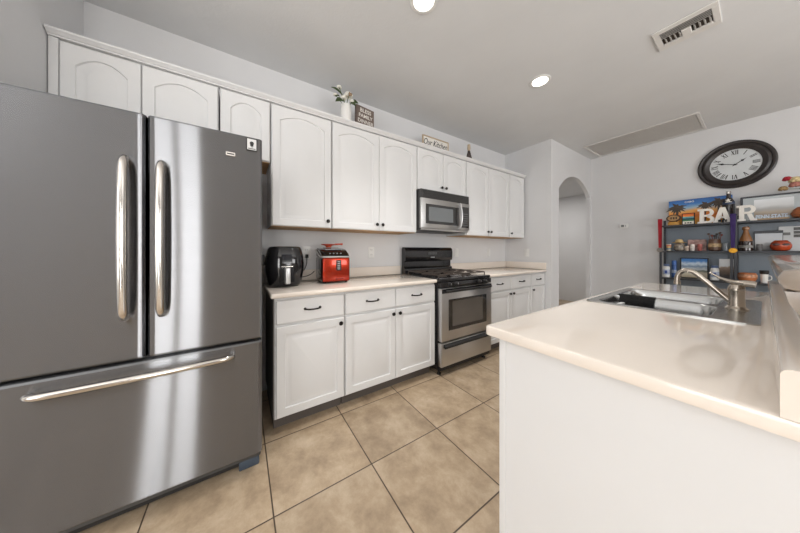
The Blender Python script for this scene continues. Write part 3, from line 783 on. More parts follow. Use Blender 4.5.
for i in range(4):
    y = -.045+i*.03
    put('button', lathe(BM(), [(.007, 0), (.007, .004), (0, .005)], (D_*.82, y, .2315), 12), M['silver'], t, True)
for x, y in ((-.11, -.09), (-.11, .09), (.11, -.09), (.11, .09)):
    put('foot', lathe(BM(), [(.010, 0), (.012, .0095)], (x, y, 0), 10), M['blackm'], t, True)
pts = smooth_path([(.115, .543, 1.0), (.085, .525, .975), (.07, .49, .957), (.06, .45, .950), (.055, .41, .945), (.055, .36, .940)], 6)
bm = BM(); tube(bm, pts, .0035, 8); tag(put('power_cord', bm, M['cord']), 'black power cord trailing from the side of the red ice maker', 'cord')
# red scoop lying upside down on the lid
t = thing('ice_scoop', 'small red-orange plastic scoop resting on the ice maker lid', 'scoop', (.185, .650, 1.2145), R(60))
bm = BM(); loft(bm, [sq(.022, .0, 2.5, 24), sq(.028, .012, 2.5, 24), sq(.046, .022, 2.5, 24, 1.3, 1), sq(.050, .028, 2.5, 24, 1.35, 1), sq(.046, .029, 2.5, 24, 1.3, 1)]); put('bowl', bm, M['redlid'], t, True)
bm = BM(); tube(bm, [(.055, 0, .026), (.10, 0, .028), (.125, 0, .027)], [.008, .007, .009], 10, .5); put('handle', bm, M['redlid'], t, True)

# ------------------------------------------------------------------ things on top of the wall cabinets
zc = ZT + .0005
t = thing('flower_vase', 'white ceramic vase of cream flowers on top of the wall cabinets', 'vase', (.22, .80, zc))
put('vase', lathe(BM(), [(.040, 0), (.047, .008), (.049, .08), (.049, .19), (.045, .215), (.041, .228), (.043, .240), (.038, .238), (.034, .22), (0, .20)], (0, 0, 0), 28), M['vasew'], t, True)
fl = [((.02, -.070, .365), .024, 'p'), ((.045, .005, .300), .042, 'd'), ((-.01, -.02, .30), .030, 'p'), ((.02, .050, .275), .026, 'p'), ((.03, -.035, .275), .028, 'p'), ((.0, -.10, .30), .020, 'p')]
for (p, r, k) in fl:
    bm = BM(); tube(bm, smooth_path([(0, 0, .20), (p[0]*.4, p[1]*.4, .2+(p[2]-.2)*.5), p], 4), .003, 6); st = put('stem', bm, M['leaf'], t, True)
    bm = BM(); random.seed(int(r*9999)+int(p[1]*999))
    for ringk in range(3):
        for i in range(7):
            a = 2*PI*i/7+ringk*.4; el = .2+ringk*.5
            c = Vector(p) + Vector((math.cos(a)*math.cos(el), math.sin(a)*math.cos(el), math.sin(el)))*r*.62
            bmesh.ops.create_icosphere(bm, subdivisions=1, radius=r*.42, matrix=Matrix.Translation(c))
    f_ = put('blossom', bm, M['petal'], st, True, ang=180)
    if k == 'd':
        bm = BM()
        for i in range(9):
            a = 2.4*i; c = Vector(p)+Vector((r*.95, math.cos(a)*r*.12*i**.5*1.2, math.sin(a)*r*.12*i**.5*1.2)); bmesh.ops.create_icosphere(bm, subdivisions=1, radius=.006, matrix=Matrix.Translation(c))
        put('stamens', bm, M['pollen'], st, True)
def leaf(p0, p1, w_, sag=.02):
    bm = BM(); p0, p1 = Vector(p0), Vector(p1); d = p1-p0; s = d.cross(Vector((1, 0, .3))).normalized(); n = 8; Ls, Rs, Ms = [], [], []
    for i in range(n+1):
        u = i/n; c = p0+d*u+Vector((0, 0, sag*math.sin(PI*u))); ww = w_*math.sin(PI*min(1, u*.97+.03))**.8
        Ms.append(bm.verts.new(c)); Ls.append(bm.verts.new(c+s*ww+Vector((.004, 0, 0)))); Rs.append(bm.verts.new(c-s*ww+Vector((.004, 0, 0))))
    for i in range(n):
        bm.faces.new((Ms[i], Ms[i+1], Ls[i+1], Ls[i])); bm.faces.new((Rs[i], Rs[i+1], Ms[i+1], Ms[i]))
    bmesh.ops.solidify(bm, geom=bm.faces[:], thickness=.0012)
    return bm
for a, b, ww in (((.02, -.035, .30), (.03, -.150, .335), .014), ((.03, -.03, .25), (.06, -.120, .205), .022), ((.03, .03, .25), (.05, .100, .265), .022), ((.04, .02, .24), (.07, .07, .215), .020), ((0, -.05, .29), (.02, -.11, .27), .012)):
    put('leaf', leaf(a, b, ww), M['leaf'], t, True, ang=180)
# brown wooden sign
t = thing('wooden_sign', 'brown wooden block sign with white lettering beside the vase', 'sign', (.19, 1.0, zc), R(8))
put('board', box(BM(), -.018, -.10, 0, .018, .10, .292, .003, 1), M['brownw'], t, True)
for s, z, sz in (('BLESS', .236, .052), ('FAMILY', .186, .048), ('DINNER', .134, .048)):
    bm = text_bm(s, sz, .0006, .0006); xform(bm, (.0190, 0, z), R(90)); put('lettering', bm, M['white'], t, True, smooth=False)
# framed sign
t = thing('framed_sign', 'white framed sign reading Our Kitchen on top of the wall cabinets', 'sign', (.17, 1.94, zc), 0)
bm = BM(); hw_, hh = .205, .246
for a in ((-.010, -hw_, 0, .010, hw_, .014), (-.010, -hw_, hh-.014, .010, hw_, hh), (-.010, -hw_, .014, .010, -hw_+.014, hh-.014), (-.010, hw_-.014, .014, .010, hw_, hh-.014)): box(bm, *a, .002, 1)
put('frame', bm, M['tanw'], t, True)
put('panel', box(BM(), -.006, -hw_+.0142, .0142, .003, hw_-.0142, hh-.0142), M['white'], t, True)
bm = text_bm('Our Kitchen', .105, .0006, .0002, .40, sx=.70); xform(bm, (.0040, -.010, .142), R(90)); put('lettering', bm, M['ink'], t, True, smooth=False)
# small brown figure
t = thing('figurine', 'small dark flared figurine with tan top on the wall cabinets', 'figurine', (.20, 2.49, zc))
put('body', lathe(BM(), [(.062, 0), (.058, .02), (.045, .09), (.028, .16), (.018, .20), (.014, .215), (0, .216)], seg=20), mat('dark_brown_wicker', '#4a413d', .8, var=.3, scale=40, bump=.4, bscale=80), t, True)
put('top', lathe(BM(), [(.012, .2165), (.020, .235), (.021, .26), (.018, .275), (.020, .29), (.012, .30), (0, .302)], seg=16), M['tanw'], t, True)

# ------------------------------------------------------------------ wall clock
ck = (2.138, YB, 2.224)
t = thing('wall_clock', 'large round dark-framed clock with roman numerals on the back wall', 'clock', ck)
RO = .284; RI = .188
put('frame', lathe(BM(), [(RI-.002, .002), (RO-.012, .002), (RO, .010), (RO-.002, .026), (RO-.014, .034), (RO-.028, .030), (RO-.036, .022), (RO-.044, .030), (RO-.060, .036), (RO-.076, .028), (RI+.010, .020), (RI-.002, .016)], (ck[0], ck[1], ck[2]), 72, 'Y', closed=True), M['clockw'], t, ang=25)
put('dial', lathe(BM(), [(RI+.001, .004), (RI+.001, .0095), (0, .0100)], ck, 64, 'Y'), M['clockface'], t)
NUM = ['XII', 'I', 'II', 'III', 'IIII', 'V', 'VI', 'VII', 'VIII', 'IX', 'X', 'XI']
for i, s in enumerate(NUM):
    bm = BM(); hgt = .052; x = 0; tw = .0055
    wd = {'I': .013, 'V': .030, 'X': .030}; tot = sum(wd[c] for c in s); x = -tot/2
    for c in s:
        cx = x+wd[c]/2
        def bar(xa, xb, tt):
            v = [bm.verts.new((xx, yy, zz)) for yy in (-.0110, -.0104) for xx, zz in ((xa-tt/2, -hgt/2), (xa+tt/2, -hgt/2), (xb+tt/2, hgt/2), (xb-tt/2, hgt/2))]
            for f in ((0, 1, 2, 3), (7, 6, 5, 4), (0, 4, 5, 1), (1, 5, 6, 2), (2, 6, 7, 3), (3, 7, 4, 0)): bm.faces.new([v[q] for q in f])
        if c == 'I': bar(cx, cx, .0065)
        elif c == 'V': bar(cx, cx-.010, .0075); bar(cx, cx+.010, .004)
        else: bar(cx-.010, cx+.010, .004); bar(cx+.010, cx-.010, .0075)
        x += wd[c]
    th_ = 2*PI*i/12; rr = .148
    bmesh.ops.transform(bm, matrix=Matrix.Translation((ck[0]+rr*math.sin(th_), ck[1], ck[2]+rr*math.cos(th_))) @ Matrix.Rotation(th_, 4, 'Y'), verts=bm.verts[:])
    put('numeral', bm, M['ink'], t, smooth=False)
def hand(ang, ln, wd, y):
    bm = BM(); prof = [(-wd*.3, -.02), (wd*.3, -.02), (wd*.25, ln*.5), (wd, ln*.62), (wd*.25, ln*.78), (0, ln), (-wd*.25, ln*.78), (-wd, ln*.62), (-wd*.25, ln*.5)]
    loft(bm, [[(p[0], y, p[1]) for p in prof], [(p[0], y-.0015, p[1]) for p in prof]])
    bmesh.ops.transform(bm, matrix=Matrix.Translation(ck) @ Matrix.Rotation(R(ang), 4, 'Y'), verts=bm.verts[:])
    return bm
put('hour_hand', hand(54, .105, .012, -.013), M['ink'], t); put('minute_hand', hand(288, .155, .011, -.016), M['ink'], t)
put('hub', lathe(BM(), [(.009, .0101), (.009, .019), (0, .020)], ck, 16, 'Y'), M['ink'], t)

# ------------------------------------------------------------------ display shelves
ST, SM, SL = 1.516, 1.180, .826      # shelf tops
def shelf_unit(label, xa, xb):
    t = thing('shelf_unit', label, 'shelf', ((xa+xb)/2, 4.83, 0), 0, 'charcoal metal display shelves')
    for x in (xa, xb-.022):
        for y in (4.700, 4.945):
            put('post', box(BM(), x, y, 0, x+.022, y+.022, 1.60, .002, 1), M['shelfm'], t)
    for z in (ST, SM, SL, .45, .12):
        put('shelf', box(BM(), xa+.0225, 4.702, z-.020, xb-.0225, 4.9645, z, .002, 1), M['shelfm'], t)
    put('back_panel', box(BM(), xa+.0225, 4.9655, .10, xb-.0225, 4.970, ST+.004), M['shelfback'], t, props={'label': 'blue-grey back panel'})
    return t
shelf_unit('charcoal metal shelf unit left of the purple ribbon', 1.557, 2.139)
shelf_unit('charcoal metal shelf unit right of the purple ribbon', 2.144, 2.75)

def medal(label, x, w_, zb, rib, met, zt=1.606):
    t = thing('medal', label, 'medal', (x, 4.694, zb), 0, 'medals hung on the shelf posts')
    bm = BM(); n = 10; g = []
    for i in range(n+1):
        u = i/n; z = zt-(zt-zb-.03)*u; ww = w_*(1-.35*u)
        g.append([bm.verts.new((x-ww/2, 4.696-.001*math.sin(u*9), z)), bm.verts.new((x+ww/2, 4.696-.001*math.sin(u*9+1), z))])
    g = [[bm.verts.new((x-w_/2, 4.725, zt+.002)), bm.verts.new((x+w_/2, 4.725, zt+.002))]] + g
    for a, b in zip(g, g[1:]): bm.faces.new((a[0], a[1], b[1], b[0]))
    bmesh.ops.solidify(bm, geom=bm.faces[:], thickness=.0015)
    put('ribbon', bm, rib, t)
    m_ = put('disc', lathe(BM(), [(.026, 0), (.030, .002), (.030, .005), (.026, .007), (.024, .0055), (.012, .0055), (.010, .0075), (0, .0078)], (x, 4.6935, zb), 24, 'Y'), met, t)
medal('round pewter medal on a red ribbon at the left end of the shelves', 1.564, .042, 1.190, M['redrib'], M['steelmedal'])
medal('gold medal on a purple ribbon hung between the two shelf units', 2.138, .040, 1.185, M['purplerib'], M['gold'])

# top shelf -------------------------------------------------------
zt_ = ST + .0006
sunset = grad_mat('sunset_print', [(0, '#d9962f'), (.18, '#f0a63c'), (.38, '#ee7a2c'), (.56, '#f0b05a'), (.70, '#8fb2c8'), (.84, '#3a78bd'), (1, '#2a5c9e')], 2, 0, .335, .5, .10, 7)
t = thing('canvas_picture', 'sunset canvas with palm trees leaning behind the BAR letters', 'picture', (1.868, 4.925, zt_))
put('canvas', box(BM(), -.257, -.012, 0, .257, .012, .340, .002, 1), sunset, t, True)
palm = mat('palm_print', '#4a3f36', .6, var=.3, scale=40)
for px_, pz_, s_ in ((-.185, .24, 1.15), (.055, .245, .85), (.155, .27, 1.0)):
    bm = BM(); box(bm, px_-.006, -.0140, 0, px_+.006, -.0126, pz_)
    for i in range(13):
        a = 2*PI*i/13; L_ = .075*s_*(1+.25*math.sin(i*2.1)); d = Vector((math.cos(a), 0, math.sin(a)*.9)); nrm = Vector((-d.z, 0, d.x))
        c = Vector((px_, -.0127-.0001*i, pz_)); v = [bm.verts.new(c), bm.verts.new(c+d*L_*.5+nrm*.013*s_), bm.verts.new(c+d*L_-Vector((0, 0, .02*s_))), bm.verts.new(c+d*L_*.5-nrm*.013*s_)]
        r_ = bmesh.ops.extrude_face_region(bm, geom=[bm.faces.new(v)])
        bmesh.ops.translate(bm, verts=[e for e in r_['geom'] if isinstance(e, bmesh.types.BMVert)], vec=(0, -.0012, 0))
    put('palm_tree', bm, palm, t, True, smooth=False)
bm = text_bm('CABO', .030, .0004, .0004); xform(bm, (-.075, -.0128, .298)); put('lettering', bm, M['white'], t, True, smooth=False)

t = thing('oval_plaque', 'oval brown plaque with tan face at the left end of the top shelf', 'plaque', (1.668, 4.80, zt_))
bm = BM(); lathe(bm, [(.056, 0), (.066, 0), (.066, .010), (.056, .014), (.052, .008), (.050, .004)], (0, .02, .098), 40, 'Y', 1.0, .72, True); put('rim', bm, mat('dark_brown_rim', '#4f3a2c', .5), t, True)
put('face', lathe(BM(), [(.0535, .003), (.0535, .006), (0, .0062)], (0, .02, .098), 40, 'Y', 1, .72), mat('tan_plaque', '#b08a5c', .6, var=.25, scale=25), t, True)
bm = BM()
for i, x in enumerate((-.028, -.005, .018)): box(bm, x, .0122, .083, x+.014, .0135, .112)
put('raised_marks', bm, mat('dark_brown_mark', '#3b2c22', .6), t, True)
put('stand', box(BM(), -.050, .0, 0, .050, .045, .048, .008, 2), mat('ochre_wood', '#c8923f', .5, var=.2, scale=20), t, True)

t = thing('striped_sign', 'small dark-framed sign with orange and green stripes on the top shelf', 'sign', (1.797, 4.79, zt_))
put('frame', box(BM(), -.054, .004, 0, .054, .016, .148, .003, 1), M['ink'], t, True)
stripes = ['#efe9dc', '#efe9dc', '#3f7d4f', '#1f4a5e', '#6db0b5', '#e98a3a', '#e06a2c']
for i, c in enumerate(stripes):
    put('stripe', box(BM(), -.046, .0022, .008+i*.0189, .046, .0036, .008+(i+1)*.0189-.0006), mat('stripe_paint', c, .6), t, True)
bm = BM()
for x in (-.03, -.008, .012): box(bm, x, .0012, .016, x+.015, .0020, .030)
put('print_marks', bm, M['ink'], t, True)

def block_letter(ch, label, x, rz=0.0):
    t = thing('block_letter', label, 'letter', (x, 4.765, zt_), rz, 'white block letters spelling BAR')
    bm = BM(); h = .180; d = .012; q = .034
    w2 = .060
    def ex(poly, hole=None):
        if not hole: prism(bm, poly, -d, d, 'Y'); return
    def ringpoly(cx_, cz_, rx, rz_, tx, tz, a0, a1, n=12):
        o = [(cx_+rx*math.cos(a0+(a1-a0)*k/n), cz_+rz_*math.sin(a0+(a1-a0)*k/n)) for k in range(n+1)]
        i = [(cx_+(rx-tx)*math.cos(a0+(a1-a0)*k/n), cz_+(rz_-tz)*math.sin(a0+(a1-a0)*k/n)) for k in range(n+1)][::-1]
        prism(bm, o+i, -d, d, 'Y')
    if ch in 'BR':
        box(bm, -.048, -d, 0, -.048+q, d, h)
        box(bm, -.064, -d, 0, -.0485, d, .024); box(bm, -.064, -d, h-.024, -.0485, d, h)
        box(bm, -.0135, -d, h-.028, .012, d, h); box(bm, -.0135, -d, .082, .012, d, .106)
        ringpoly(.012, .131, .048, .049, .030, .025, -PI/2, PI/2)
        if ch == 'B':
            box(bm, -.0135, -d, 0, .012, d, .028); ringpoly(.012, .047, .054, .047, .032, .024, -PI/2, PI/2)
        else:
            prism(bm, [(.002, .0815), (.034, .0815), (.052, .024), (.068, .024), (.068, 0), (.026, 0)], -d, d, 'Y')
            box(bm, -.0135, -d, 0, -.004, d, .024)
    else:
        prism(bm, [(-.058, .0245), (-.020, .0245), (-.012, .050), (.012, .050), (.020, .0245), (.058, .0245), (.020, h), (-.020, h)][:2]+[(-.0125, .052), (-.006, .076), (0, .125), (-.0, h), (-.020, h)], -d, d, 'Y')
        prism(bm, [(.020, .0245), (.058, .0245), (.020, h), (0, h), (0, .125), (.006, .076), (.0125, .052)], -d, d, 'Y')
        box(bm, -.0120, -d, .052, .0120, d, .075)
        box(bm, -.066, -d, 0, -.010, d, .024); box(bm, .010, -d, 0, .066, d, .024)
    put('letter_form', bm, M['white'], t, True, smooth=False)
    return t
lb = block_letter('B', 'white block letter B standing in front of the sunset canvas', 1.940)
la = block_letter('A', 'white block letter A next to the purple ribbon', 2.062)
lr = block_letter('R', 'white block letter R in front of the dark framed picture', 2.224)
bm = BM()
for x, w_ in ((-.030, .022), (-.004, .016), (.016, .018)): box(bm, x, -.0145, .006, x+w_, -.0125, .034, .003, 1)
put('black_charm', bm, M['ink'], la, True)

t = thing('liquor_bottle', 'dark bottle with white emblem standing behind the letter A', 'bottle', (2.100, 4.858, zt_))
put('bottle_body', lathe(BM(), [(.042, 0), (.046, .006), (.046, .20), (.044, .245), (.030, .285), (.018, .30), (.016, .345), (0, .346)], seg=24), mat('dark_brown_glass', '#241c1b', .1, coat=.4), t, True)
bm = BM(); lathe(bm, [(.0462, .215), (.0468, .217), (.0468, .243), (.0462, .245)], seg=24); put('shoulder_band', bm, mat('navy_band', '#2b3b57', .4), t, True)
bm = BM(); prism(bm, [(.022*math.cos(PI/2+k*PI/5)*(1 if k % 2 == 0 else .45), .262+.022*math.sin(PI/2+k*PI/5)*(1 if k % 2 == 0 else .45)) for k in range(10)], -.052, -.045, 'Y'); box(bm, -.020, -.0505, .238, .024, -.047, .246); put('emblem', bm, M['white'], t, True, smooth=False)
put('cap', lathe(BM(), [(.019, .3465), (.019, .368), (.014, .374), (0, .375)], seg=18), M['chrome'], t, True)

t = thing('framed_picture', 'dark-framed picture of a pale beach at the right of the top shelf', 'picture', (2.405, 4.915, zt_))
bm = BM(); w_, h_ = .225, .292
for a in ((-w_, -.010, 0, w_, .010, .018), (-w_, -.010, h_-.018, w_, .010, h_), (-w_, -.010, .018, -w_+.018, .010, h_-.018), (w_-.018, -.010, .018, w_, .010, h_-.018)): box(bm, *a, .002, 1)
put('frame', bm, M['shelfm'], t, True)
put('mat_board', box(BM(), -w_+.0182, -.004, .0182, w_-.0182, .004, h_-.0182), mat('grey_mat_board', '#a9b0b3', .2, coat=.4), t, True)
beach = grad_mat('beach_print', [(0, '#8f7f6f'), (.25, '#b7a690'), (.45, '#a9a8a6'), (.62, '#cfd0d0'), (1, '#dfe3e6')], 2, .05, .24, .3, .12, 9)
put('print', box(BM(), -.135, -.0052, .05, .105, -.0042, .245), beach, t, True)
t = thing('letter_sign', 'small pale blue cutout letters standing in a row before the framed picture', 'sign', (2.376, 4.80, zt_))
put('base_strip', box(BM(), -.105, -.008, 0, .105, .008, .022, .002, 1), mat('tan_strip', '#a98d6d', .6), t, True)
bm = text_bm('PENN STATE', .054, .004, .0012, sx=.62); bmesh.ops.translate(bm, verts=bm.verts[:], vec=(0, 0, .023)); put('lettering', bm, mat('pale_blue_letters', '#c9d6e4', .4), t, True, smooth=False)

t = thing('woven_basket', 'round orange-brown woven basket at the right edge of the top shelf', 'basket', (2.560, 4.79, zt_))
put('basket', lathe(BM(), [(.036, 0), (.064, .016), (.074, .05), (.060, .09), (.04, .115), (.034, .110), (.056, .082), (.066, .05), (.056, .024), (0, .016)], seg=28), mat('woven_reed', '#9c5a34', .6, var=.35, scale=30, bump=.5, bscale=60, stretch=(1, 1, 4)), t, True)
t = thing('flower_arrangement', 'artificial red and cream flowers with green leaves in a slim dark vase', 'flowers', (2.690, 4.848, zt_))
put('vase', lathe(BM(), [(.035, 0), (.045, .05), (.040, .14), (.022, .22), (.026, .27), (.020, .27), (0, .22)], seg=22), mat('dark_blue_ceramic', '#3a4450', .3), t, True)
random.seed(3)
def bloom(bm, c, r):
    for k in range(3):
        for i in range(6):
            a = 2*PI*i/6+k*.5; el = -.2+k*.6
            p = Vector(c)+Vector((math.cos(a)*math.cos(el), math.sin(a)*math.cos(el), math.sin(el)))*r*.6
            bmesh.ops.create_icosphere(bm, subdivisions=1, radius=r*.5, matrix=Matrix.Translation(p))
for c, r, colr in (((-.222, -.04, .420), .030, '#a3182b'), ((-.178, -.04, .398), .040, '#cdbb8e'), ((-.180, -.05, .350), .036, '#a86f62'), ((-.245, -.04, .322), .030, '#9a7f55'), ((-.12, -.03, .42), .038, '#5f1d24'), ((-.10, -.04, .36), .04, '#c9b78f')):
    bm = BM(); tube(bm, smooth_path([(0, 0, .255), (c[0]*.5, c[1]*.5, .30), c], 4), .003, 6); st = put('stem', bm, M['leaf'], t, True)
    bm = BM(); bloom(bm, c, r); put('blossom', bm, mat('silk_petal', colr, .7, var=.15, scale=30), st, True, ang=180)
for a, b, ww in (((-.03, -.02, .29), (-.16, -.07, .305), .018), ((0, -.02, .28), (-.08, -.08, .31), .018), ((0, 0, .30), (-.06, -.07, .385), .018)):
    put('leaf', leaf(a, b, ww), mat('dark_leaf', '#2f3f2c', .6), t, True, ang=180)

# middle shelf -----------------------------------------------------
zm = SM + .0006
def striped_cup(x, y):
    t = thing('cup', 'tiny striped orange and blue cup at the left end of the middle shelf', 'cup', (x, y, zm))
    put('cup_body', lathe(BM(), [(.018, 0), (.020, .003), (.024, .085), (.021, .085), (.017, .01), (0, .008)], seg=20), mat('cream_ceramic', '#d8cdb8', .4), t, True)
    for z, c in ((.02, '#3c6f8f'), (.042, '#d9a23a'), (.062, '#c9502c')):
        r0 = .020+.004*(z/.085); put('stripe', lathe(BM(), [(r0+.0003, z), (r0+.0010, z+.001), (r0+.0015, z+.013), (r0+.0008, z+.014)], seg=20), mat('cup_stripe', c, .4), t, True)
striped_cup(1.630, 4.79)
t = thing('painted_jar', 'round painted glass jar under a straw hat on the middle shelf', 'jar', (1.722, 4.80, zm))
put('jar_body', lathe(BM(), [(.034, 0), (.046, .012), (.052, .045), (.046, .080), (.038, .092), (.040, .102), (.034, .100), (0, .085)], seg=26), mat('painted_jar_glaze', '#7d7368', .25, var=.7, scale=28, coat=.4), t, True)
t = thing('straw_hat', 'little straw hat sitting on the painted jar', 'hat', (1.720, 4.80, zm+.1025), R(15))
put('brim', lathe(BM(), [(.036, .0), (.064, .004), (.066, .008), (.036, .012)], seg=26), mat('straw', '#b99a66', .8, var=.2, scale=40), t, True)
put('crown', lathe(BM(), [(.036, .0122), (.034, .030), (.026, .044), (.012, .050), (0, .050)], seg=22), mat('straw_crown', '#c8ad7c', .8, var=.2, scale=40), t, True)
t = thing('patterned_tile', 'rectangular tile with pink and green pattern on the middle shelf', 'tile', (1.862, 4.86, zm))
pat = mat('pink_green_pattern', '#a98780', .5, var=.55, scale=26)
put('tile_body', box(BM(), -.076, -.006, 0, .076, .006, .142, .003, 1), pat, t, True)
for nm, x, h_, c in (('small cream shot glass in front of the patterned tile', 1.785, .060, '#c9b6a6'), ('small white printed shot glass in front of the patterned tile', 1.832, .080, '#ded5cd'), ('small red printed shot glass in front of the patterned tile', 1.892, .082, '#a9605a')):
    t = thing('shot_glass', nm, 'glass', (x, 4.785, zm), 0, 'shot glasses on the middle shelf')
    put('glass_body', lathe(BM(), [(.016, 0), (.018, .004), (.021, h_), (.019, h_), (.015, .01), (0, .01)], seg=18), mat('printed_glass', c, .25, var=.4, scale=45), t, True)
t = thing('brown_jug', 'brown tiki-style jug holding swizzle sticks on the middle shelf', 'jug', (2.003, 4.80, zm))
put('jug_body', lathe(BM(), [(.040, 0), (.048, .008), (.050, .06), (.047, .115), (.043, .14), (.039, .14), (.042, .06), (0, .03)], seg=26), mat('brown_tiki_glaze', '#5a3b28', .3, var=.5, scale=22, coat=.3), t, True)
put('face_band', lathe(BM(), [(.0502, .045), (.0512, .05), (.0508, .085), (.0498, .088)], seg=26), mat('cream_band', '#b79c74', .4, var=.5, scale=40), t, True)
for i, (dx, dy, h_) in enumerate(((-.040, -.01, .205), (-.018, .01, .185), (.015, -.01, .20), (.035, .0, .215), (.045, .012, .19), (.0, .015, .18))):
    bm = BM(); tube(bm, [(dx*.4, dy*.6, .05), (dx*1.1, dy, h_)], .0035, 8); bmesh.ops.create_icosphere(bm, subdivisions=2, radius=.012, matrix=Matrix.Translation((dx*1.1, dy, h_)))
    put('swizzle_stick', bm, mat('stick_brown', ['#5e4b41', '#7a3d33', '#3d3a3a'][i % 3], .5), t, True, ang=60)
t = thing('tumbler', 'small clear grey glass tumbler beside the purple ribbon', 'glass', (2.078, 4.80, zm))
put('glass_body', lathe(BM(), [(.018, 0), (.021, .004), (.023, .09), (.0215, .09), (.018, .012), (0, .012)], seg=20), mat('grey_glass', '#8d949b', .08, var=.2, trans=.4), t, True)
t = thing('decanter', 'amber bell-shaped bottle with dark lower half on the middle shelf', 'bottle', (2.220, 4.80, zm))
put('bottle_body', lathe(BM(), [(.046, .0), (.050, .004), (.050, .095), (.047, .110)], seg=30), mat('dark_liquid_glass', '#2b1c16', .1, coat=.5), t, True, props={'label': 'dark brown lower half'})
put('bottle_shoulder', lathe(BM(), [(.0470, .1103), (.040, .145), (.026, .185), (.019, .215), (.018, .235), (.024, .240), (.027, .252), (.025, .268), (.018, .276), (0, .277)], seg=30), mat('amber_glass', '#8d5f38', .12, coat=.5), t, True, props={'label': 'amber shoulder and neck'})
bm = BM(); lathe(bm, [(.0503, .035), (.0513, .037), (.0513, .062), (.0503, .064)], seg=30); put('label_band', bm, mat('grey_label', '#84817d', .5, var=.3, scale=40), t, True)
t = thing('photo_print', 'framed pale winter landscape photo standing behind the red pot', 'photo', (2.360, 4.90, zm))
put('backing', box(BM(), -.088, -.004, 0, .088, .006, .225, .002, 1), M['shelfm'], t, True)
put('print', box(BM(), -.084, -.0055, .003, .084, -.0043, .195), grad_mat('winter_print', [(0, '#6a6764'), (.25, '#9a9a9a'), (.5, '#d6d8da'), (1, '#c9cfd6')], 2, 0, .19, .4, .25, 16), t, True)
t = thing('photo_collage', 'white poster board with small photos at the right of the middle shelf', 'poster', (2.520, 4.93, zm))
put('board', box(BM(), -.098, -.004, 0, .098, .004, .265, .001, 1), mat('white_card', '#d3d6d8', .5), t, True)
for i in range(3):
    for j in range(2):
        put('snapshot', box(BM(), -.012+j*.050, -.0055, .145+i*.038, .032+j*.050, -.0043, .176+i*.038), mat('snapshot_print', '#4f4d4e', .4, var=.5, scale=40), t, True)
put('print_block', box(BM(), -.085, -.0055, .17, -.030, -.0043, .20), M['greyink'], t, True)
t = thing('shot_glass', 'narrow grey shot glass standing left of the red pot', 'glass', (2.305, 4.785, zm), 0, 'shot glasses on the middle shelf')
put('glass_body', lathe(BM(), [(.016, 0), (.018, .004), (.020, .075), (.018, .075), (.015, .01), (0, .01)], seg=18), mat('smoked_glass', '#6d6c6d', .15, var=.3, scale=40), t, True)
t = thing('red_pot', 'squat glossy red-orange clay pot on the middle shelf', 'pot', (2.432, 4.79, zm))
put('pot_body', lathe(BM(), [(.034, 0), (.050, .008), (.064, .035), (.066, .060), (.058, .088), (.044, .106), (.038, .112), (.034, .108), (.05, .07), (.045, .03), (0, .02)], seg=32), mat('red_clay_glaze', '#a8401f', .15, var=.35, scale=14, coat=.6), t, True)
for s in (-1, 1):
    bm = BM(); lathe(bm, [(.010, 0), (.019, .001), (.020, .004), (.010, .006)], (s*.028, -.0600, .068), 20, 'Y', 1.2, .6); xform(bm); put('dark_eye_motif', bm, mat('dark_glaze', '#3c1710', .2), t, True)

# lower shelf -------------------------------------------------------
zl = SL + .0006
def vitamin_jar(label, x, y):
    t = thing('plastic_jar', label, 'jar', (x, y, zl), 0, 'white plastic jars on the lower shelf')
    put('jar_body', lathe(BM(), [(.032, 0), (.034, .003), (.034, .125), (.030, .140), (.024, .146), (0, .146)], seg=24), M['plast_w'], t, True)
    put('lid', lathe(BM(), [(.026, .1463), (.027, .149), (.027, .172), (.024, .175), (0, .175)], seg=24), mat('blue_lid', '#5a6d92', .4), t, True)
    bm = BM(); lathe(bm, [(.0342, .035), (.0348, .036), (.0348, .100), (.0342, .101)], seg=24); lb_ = put('label_wrap', bm, mat('blue_white_label', '#aeb8cf', .5, var=.25, scale=30), t, True)
    bm = BM(); box(bm, -.010, -.0364, .050, .012, -.0345, .088, .003, 1); put('label_mark', bm, mat('blue_print', '#2f4b91', .5), lb_, True)
vitamin_jar('white plastic jar at the left end of the lower shelf', 1.606, 4.80)
vitamin_jar('white plastic jar right of the seaside picture', 2.004, 4.79)
t = thing('spray_can', 'slim blue can on the lower shelf left of the seaside picture', 'can', (1.676, 4.80, zl))
put('can_body', lathe(BM(), [(.023, 0), (.025, .003), (.025, .160), (.022, .170), (0, .170)], seg=22), mat('blue_can', '#27487c', .3, .3), t, True)
put('cap', lathe(BM(), [(.021, .1703), (.021, .215), (.018, .224), (0, .224)], seg=20), mat('blue_cap', '#2c5aa0', .4), t, True)
bm = BM(); lathe(bm, [(.0252, .06), (.0257, .061), (.0257, .10), (.0252, .101)], seg=22); put('label_band', bm, mat('grey_can_band', '#8b95a6', .4), t, True)
t = thing('seaside_picture', 'dark-framed seaside landscape picture on the lower shelf', 'picture', (1.838, 4.86, zl))
bm = BM(); w_, h_ = .116, .262
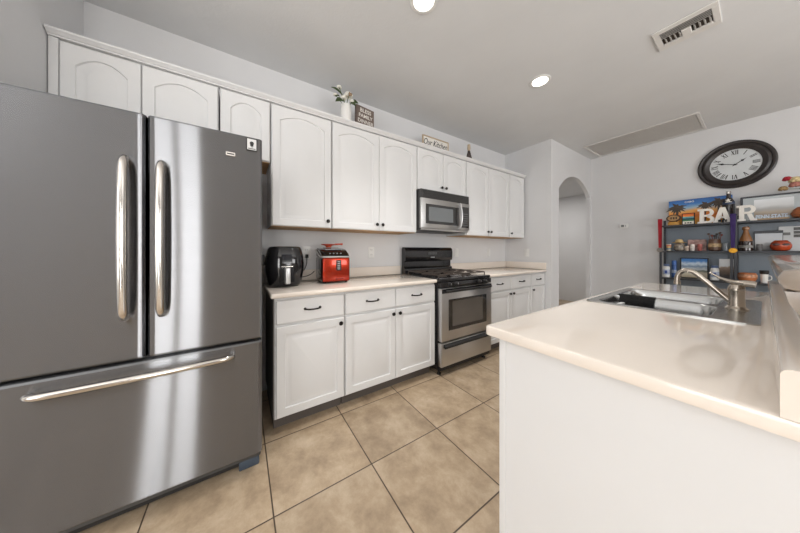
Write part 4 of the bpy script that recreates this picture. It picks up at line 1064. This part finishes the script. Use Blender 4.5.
for a in ((-w_, -.008, 0, w_, .008, .010), (-w_, -.008, h_-.010, w_, .008, h_), (-w_, -.008, .010, -w_+.010, .008, h_-.010), (w_-.010, -.008, .010, w_, .008, h_-.010)): box(bm, *a, .002, 1)
put('frame', bm, M['ink'], t, True)
put('print', box(BM(), -w_+.0102, -.004, .0102, w_-.0102, .004, h_-.0102), grad_mat('seaside_print', [(0, '#b8a98c'), (.2, '#c9c1ad'), (.36, '#5d6a5c'), (.46, '#bfc6cb'), (.58, '#6d86a0'), (.72, '#c5d5e3'), (.86, '#3f82c4'), (1, '#2a66ad')], 2, .01, .255, .35, .14, 22), t, True)
t = thing('snapshot', 'unframed photo of a brown building leaning on the lower shelf', 'photo', (2.082, 4.90, zl))
put('print', box(BM(), -.052, -.003, 0, .052, .003, .255, .001, 1), grad_mat('building_print', [(0, '#2c3440'), (.2, '#3b332f'), (.45, '#6b5646'), (.62, '#8d7a69'), (.68, '#c8cbcd'), (1, '#d4d6d7')], 2, 0, .25, .4, .16, 28), t, True)
t = thing('clay_bowl', 'oval orange-brown clay bowl on the lower shelf behind the faucet', 'bowl', (2.228, 4.80, zl))
put('bowl_body', lathe(BM(), [(.036, 0), (.052, .010), (.066, .045), (.066, .075), (.060, .098), (.054, .104), (.052, .098), (.056, .06), (.04, .02), (0, .015)], seg=30), mat('clay_glaze', '#b06a40', .35, var=.25, scale=12), t, True)
bm = BM(); lathe(bm, [(.0662, .055), (.0672, .058), (.0672, .082), (.0655, .086)], seg=30); put('painted_band', bm, mat('cream_red_band', '#b98a6c', .4, var=.5, scale=50), t, True)
t = thing('small_mug', 'small white mug with dark rim on the lower shelf beside the clay bowl', 'mug', (2.335, 4.80, zl))
put('mug_body', lathe(BM(), [(.020, 0), (.022, .003), (.026, .095), (.0265, .097)], seg=20), M['vasew'], t, True)
put('dark_rim', lathe(BM(), [(.0265, .0972), (.030, .115), (.031, .138), (.028, .138), (.024, .11), (0, .10)], seg=20), M['ink'], t, True)
bm = BM(); tube(bm, smooth_path([(.024, 0, .08), (.042, 0, .078), (.044, 0, .045), (.023, 0, .03)], 5), .0035, 8); put('handle', bm, M['vasew'], t, True)
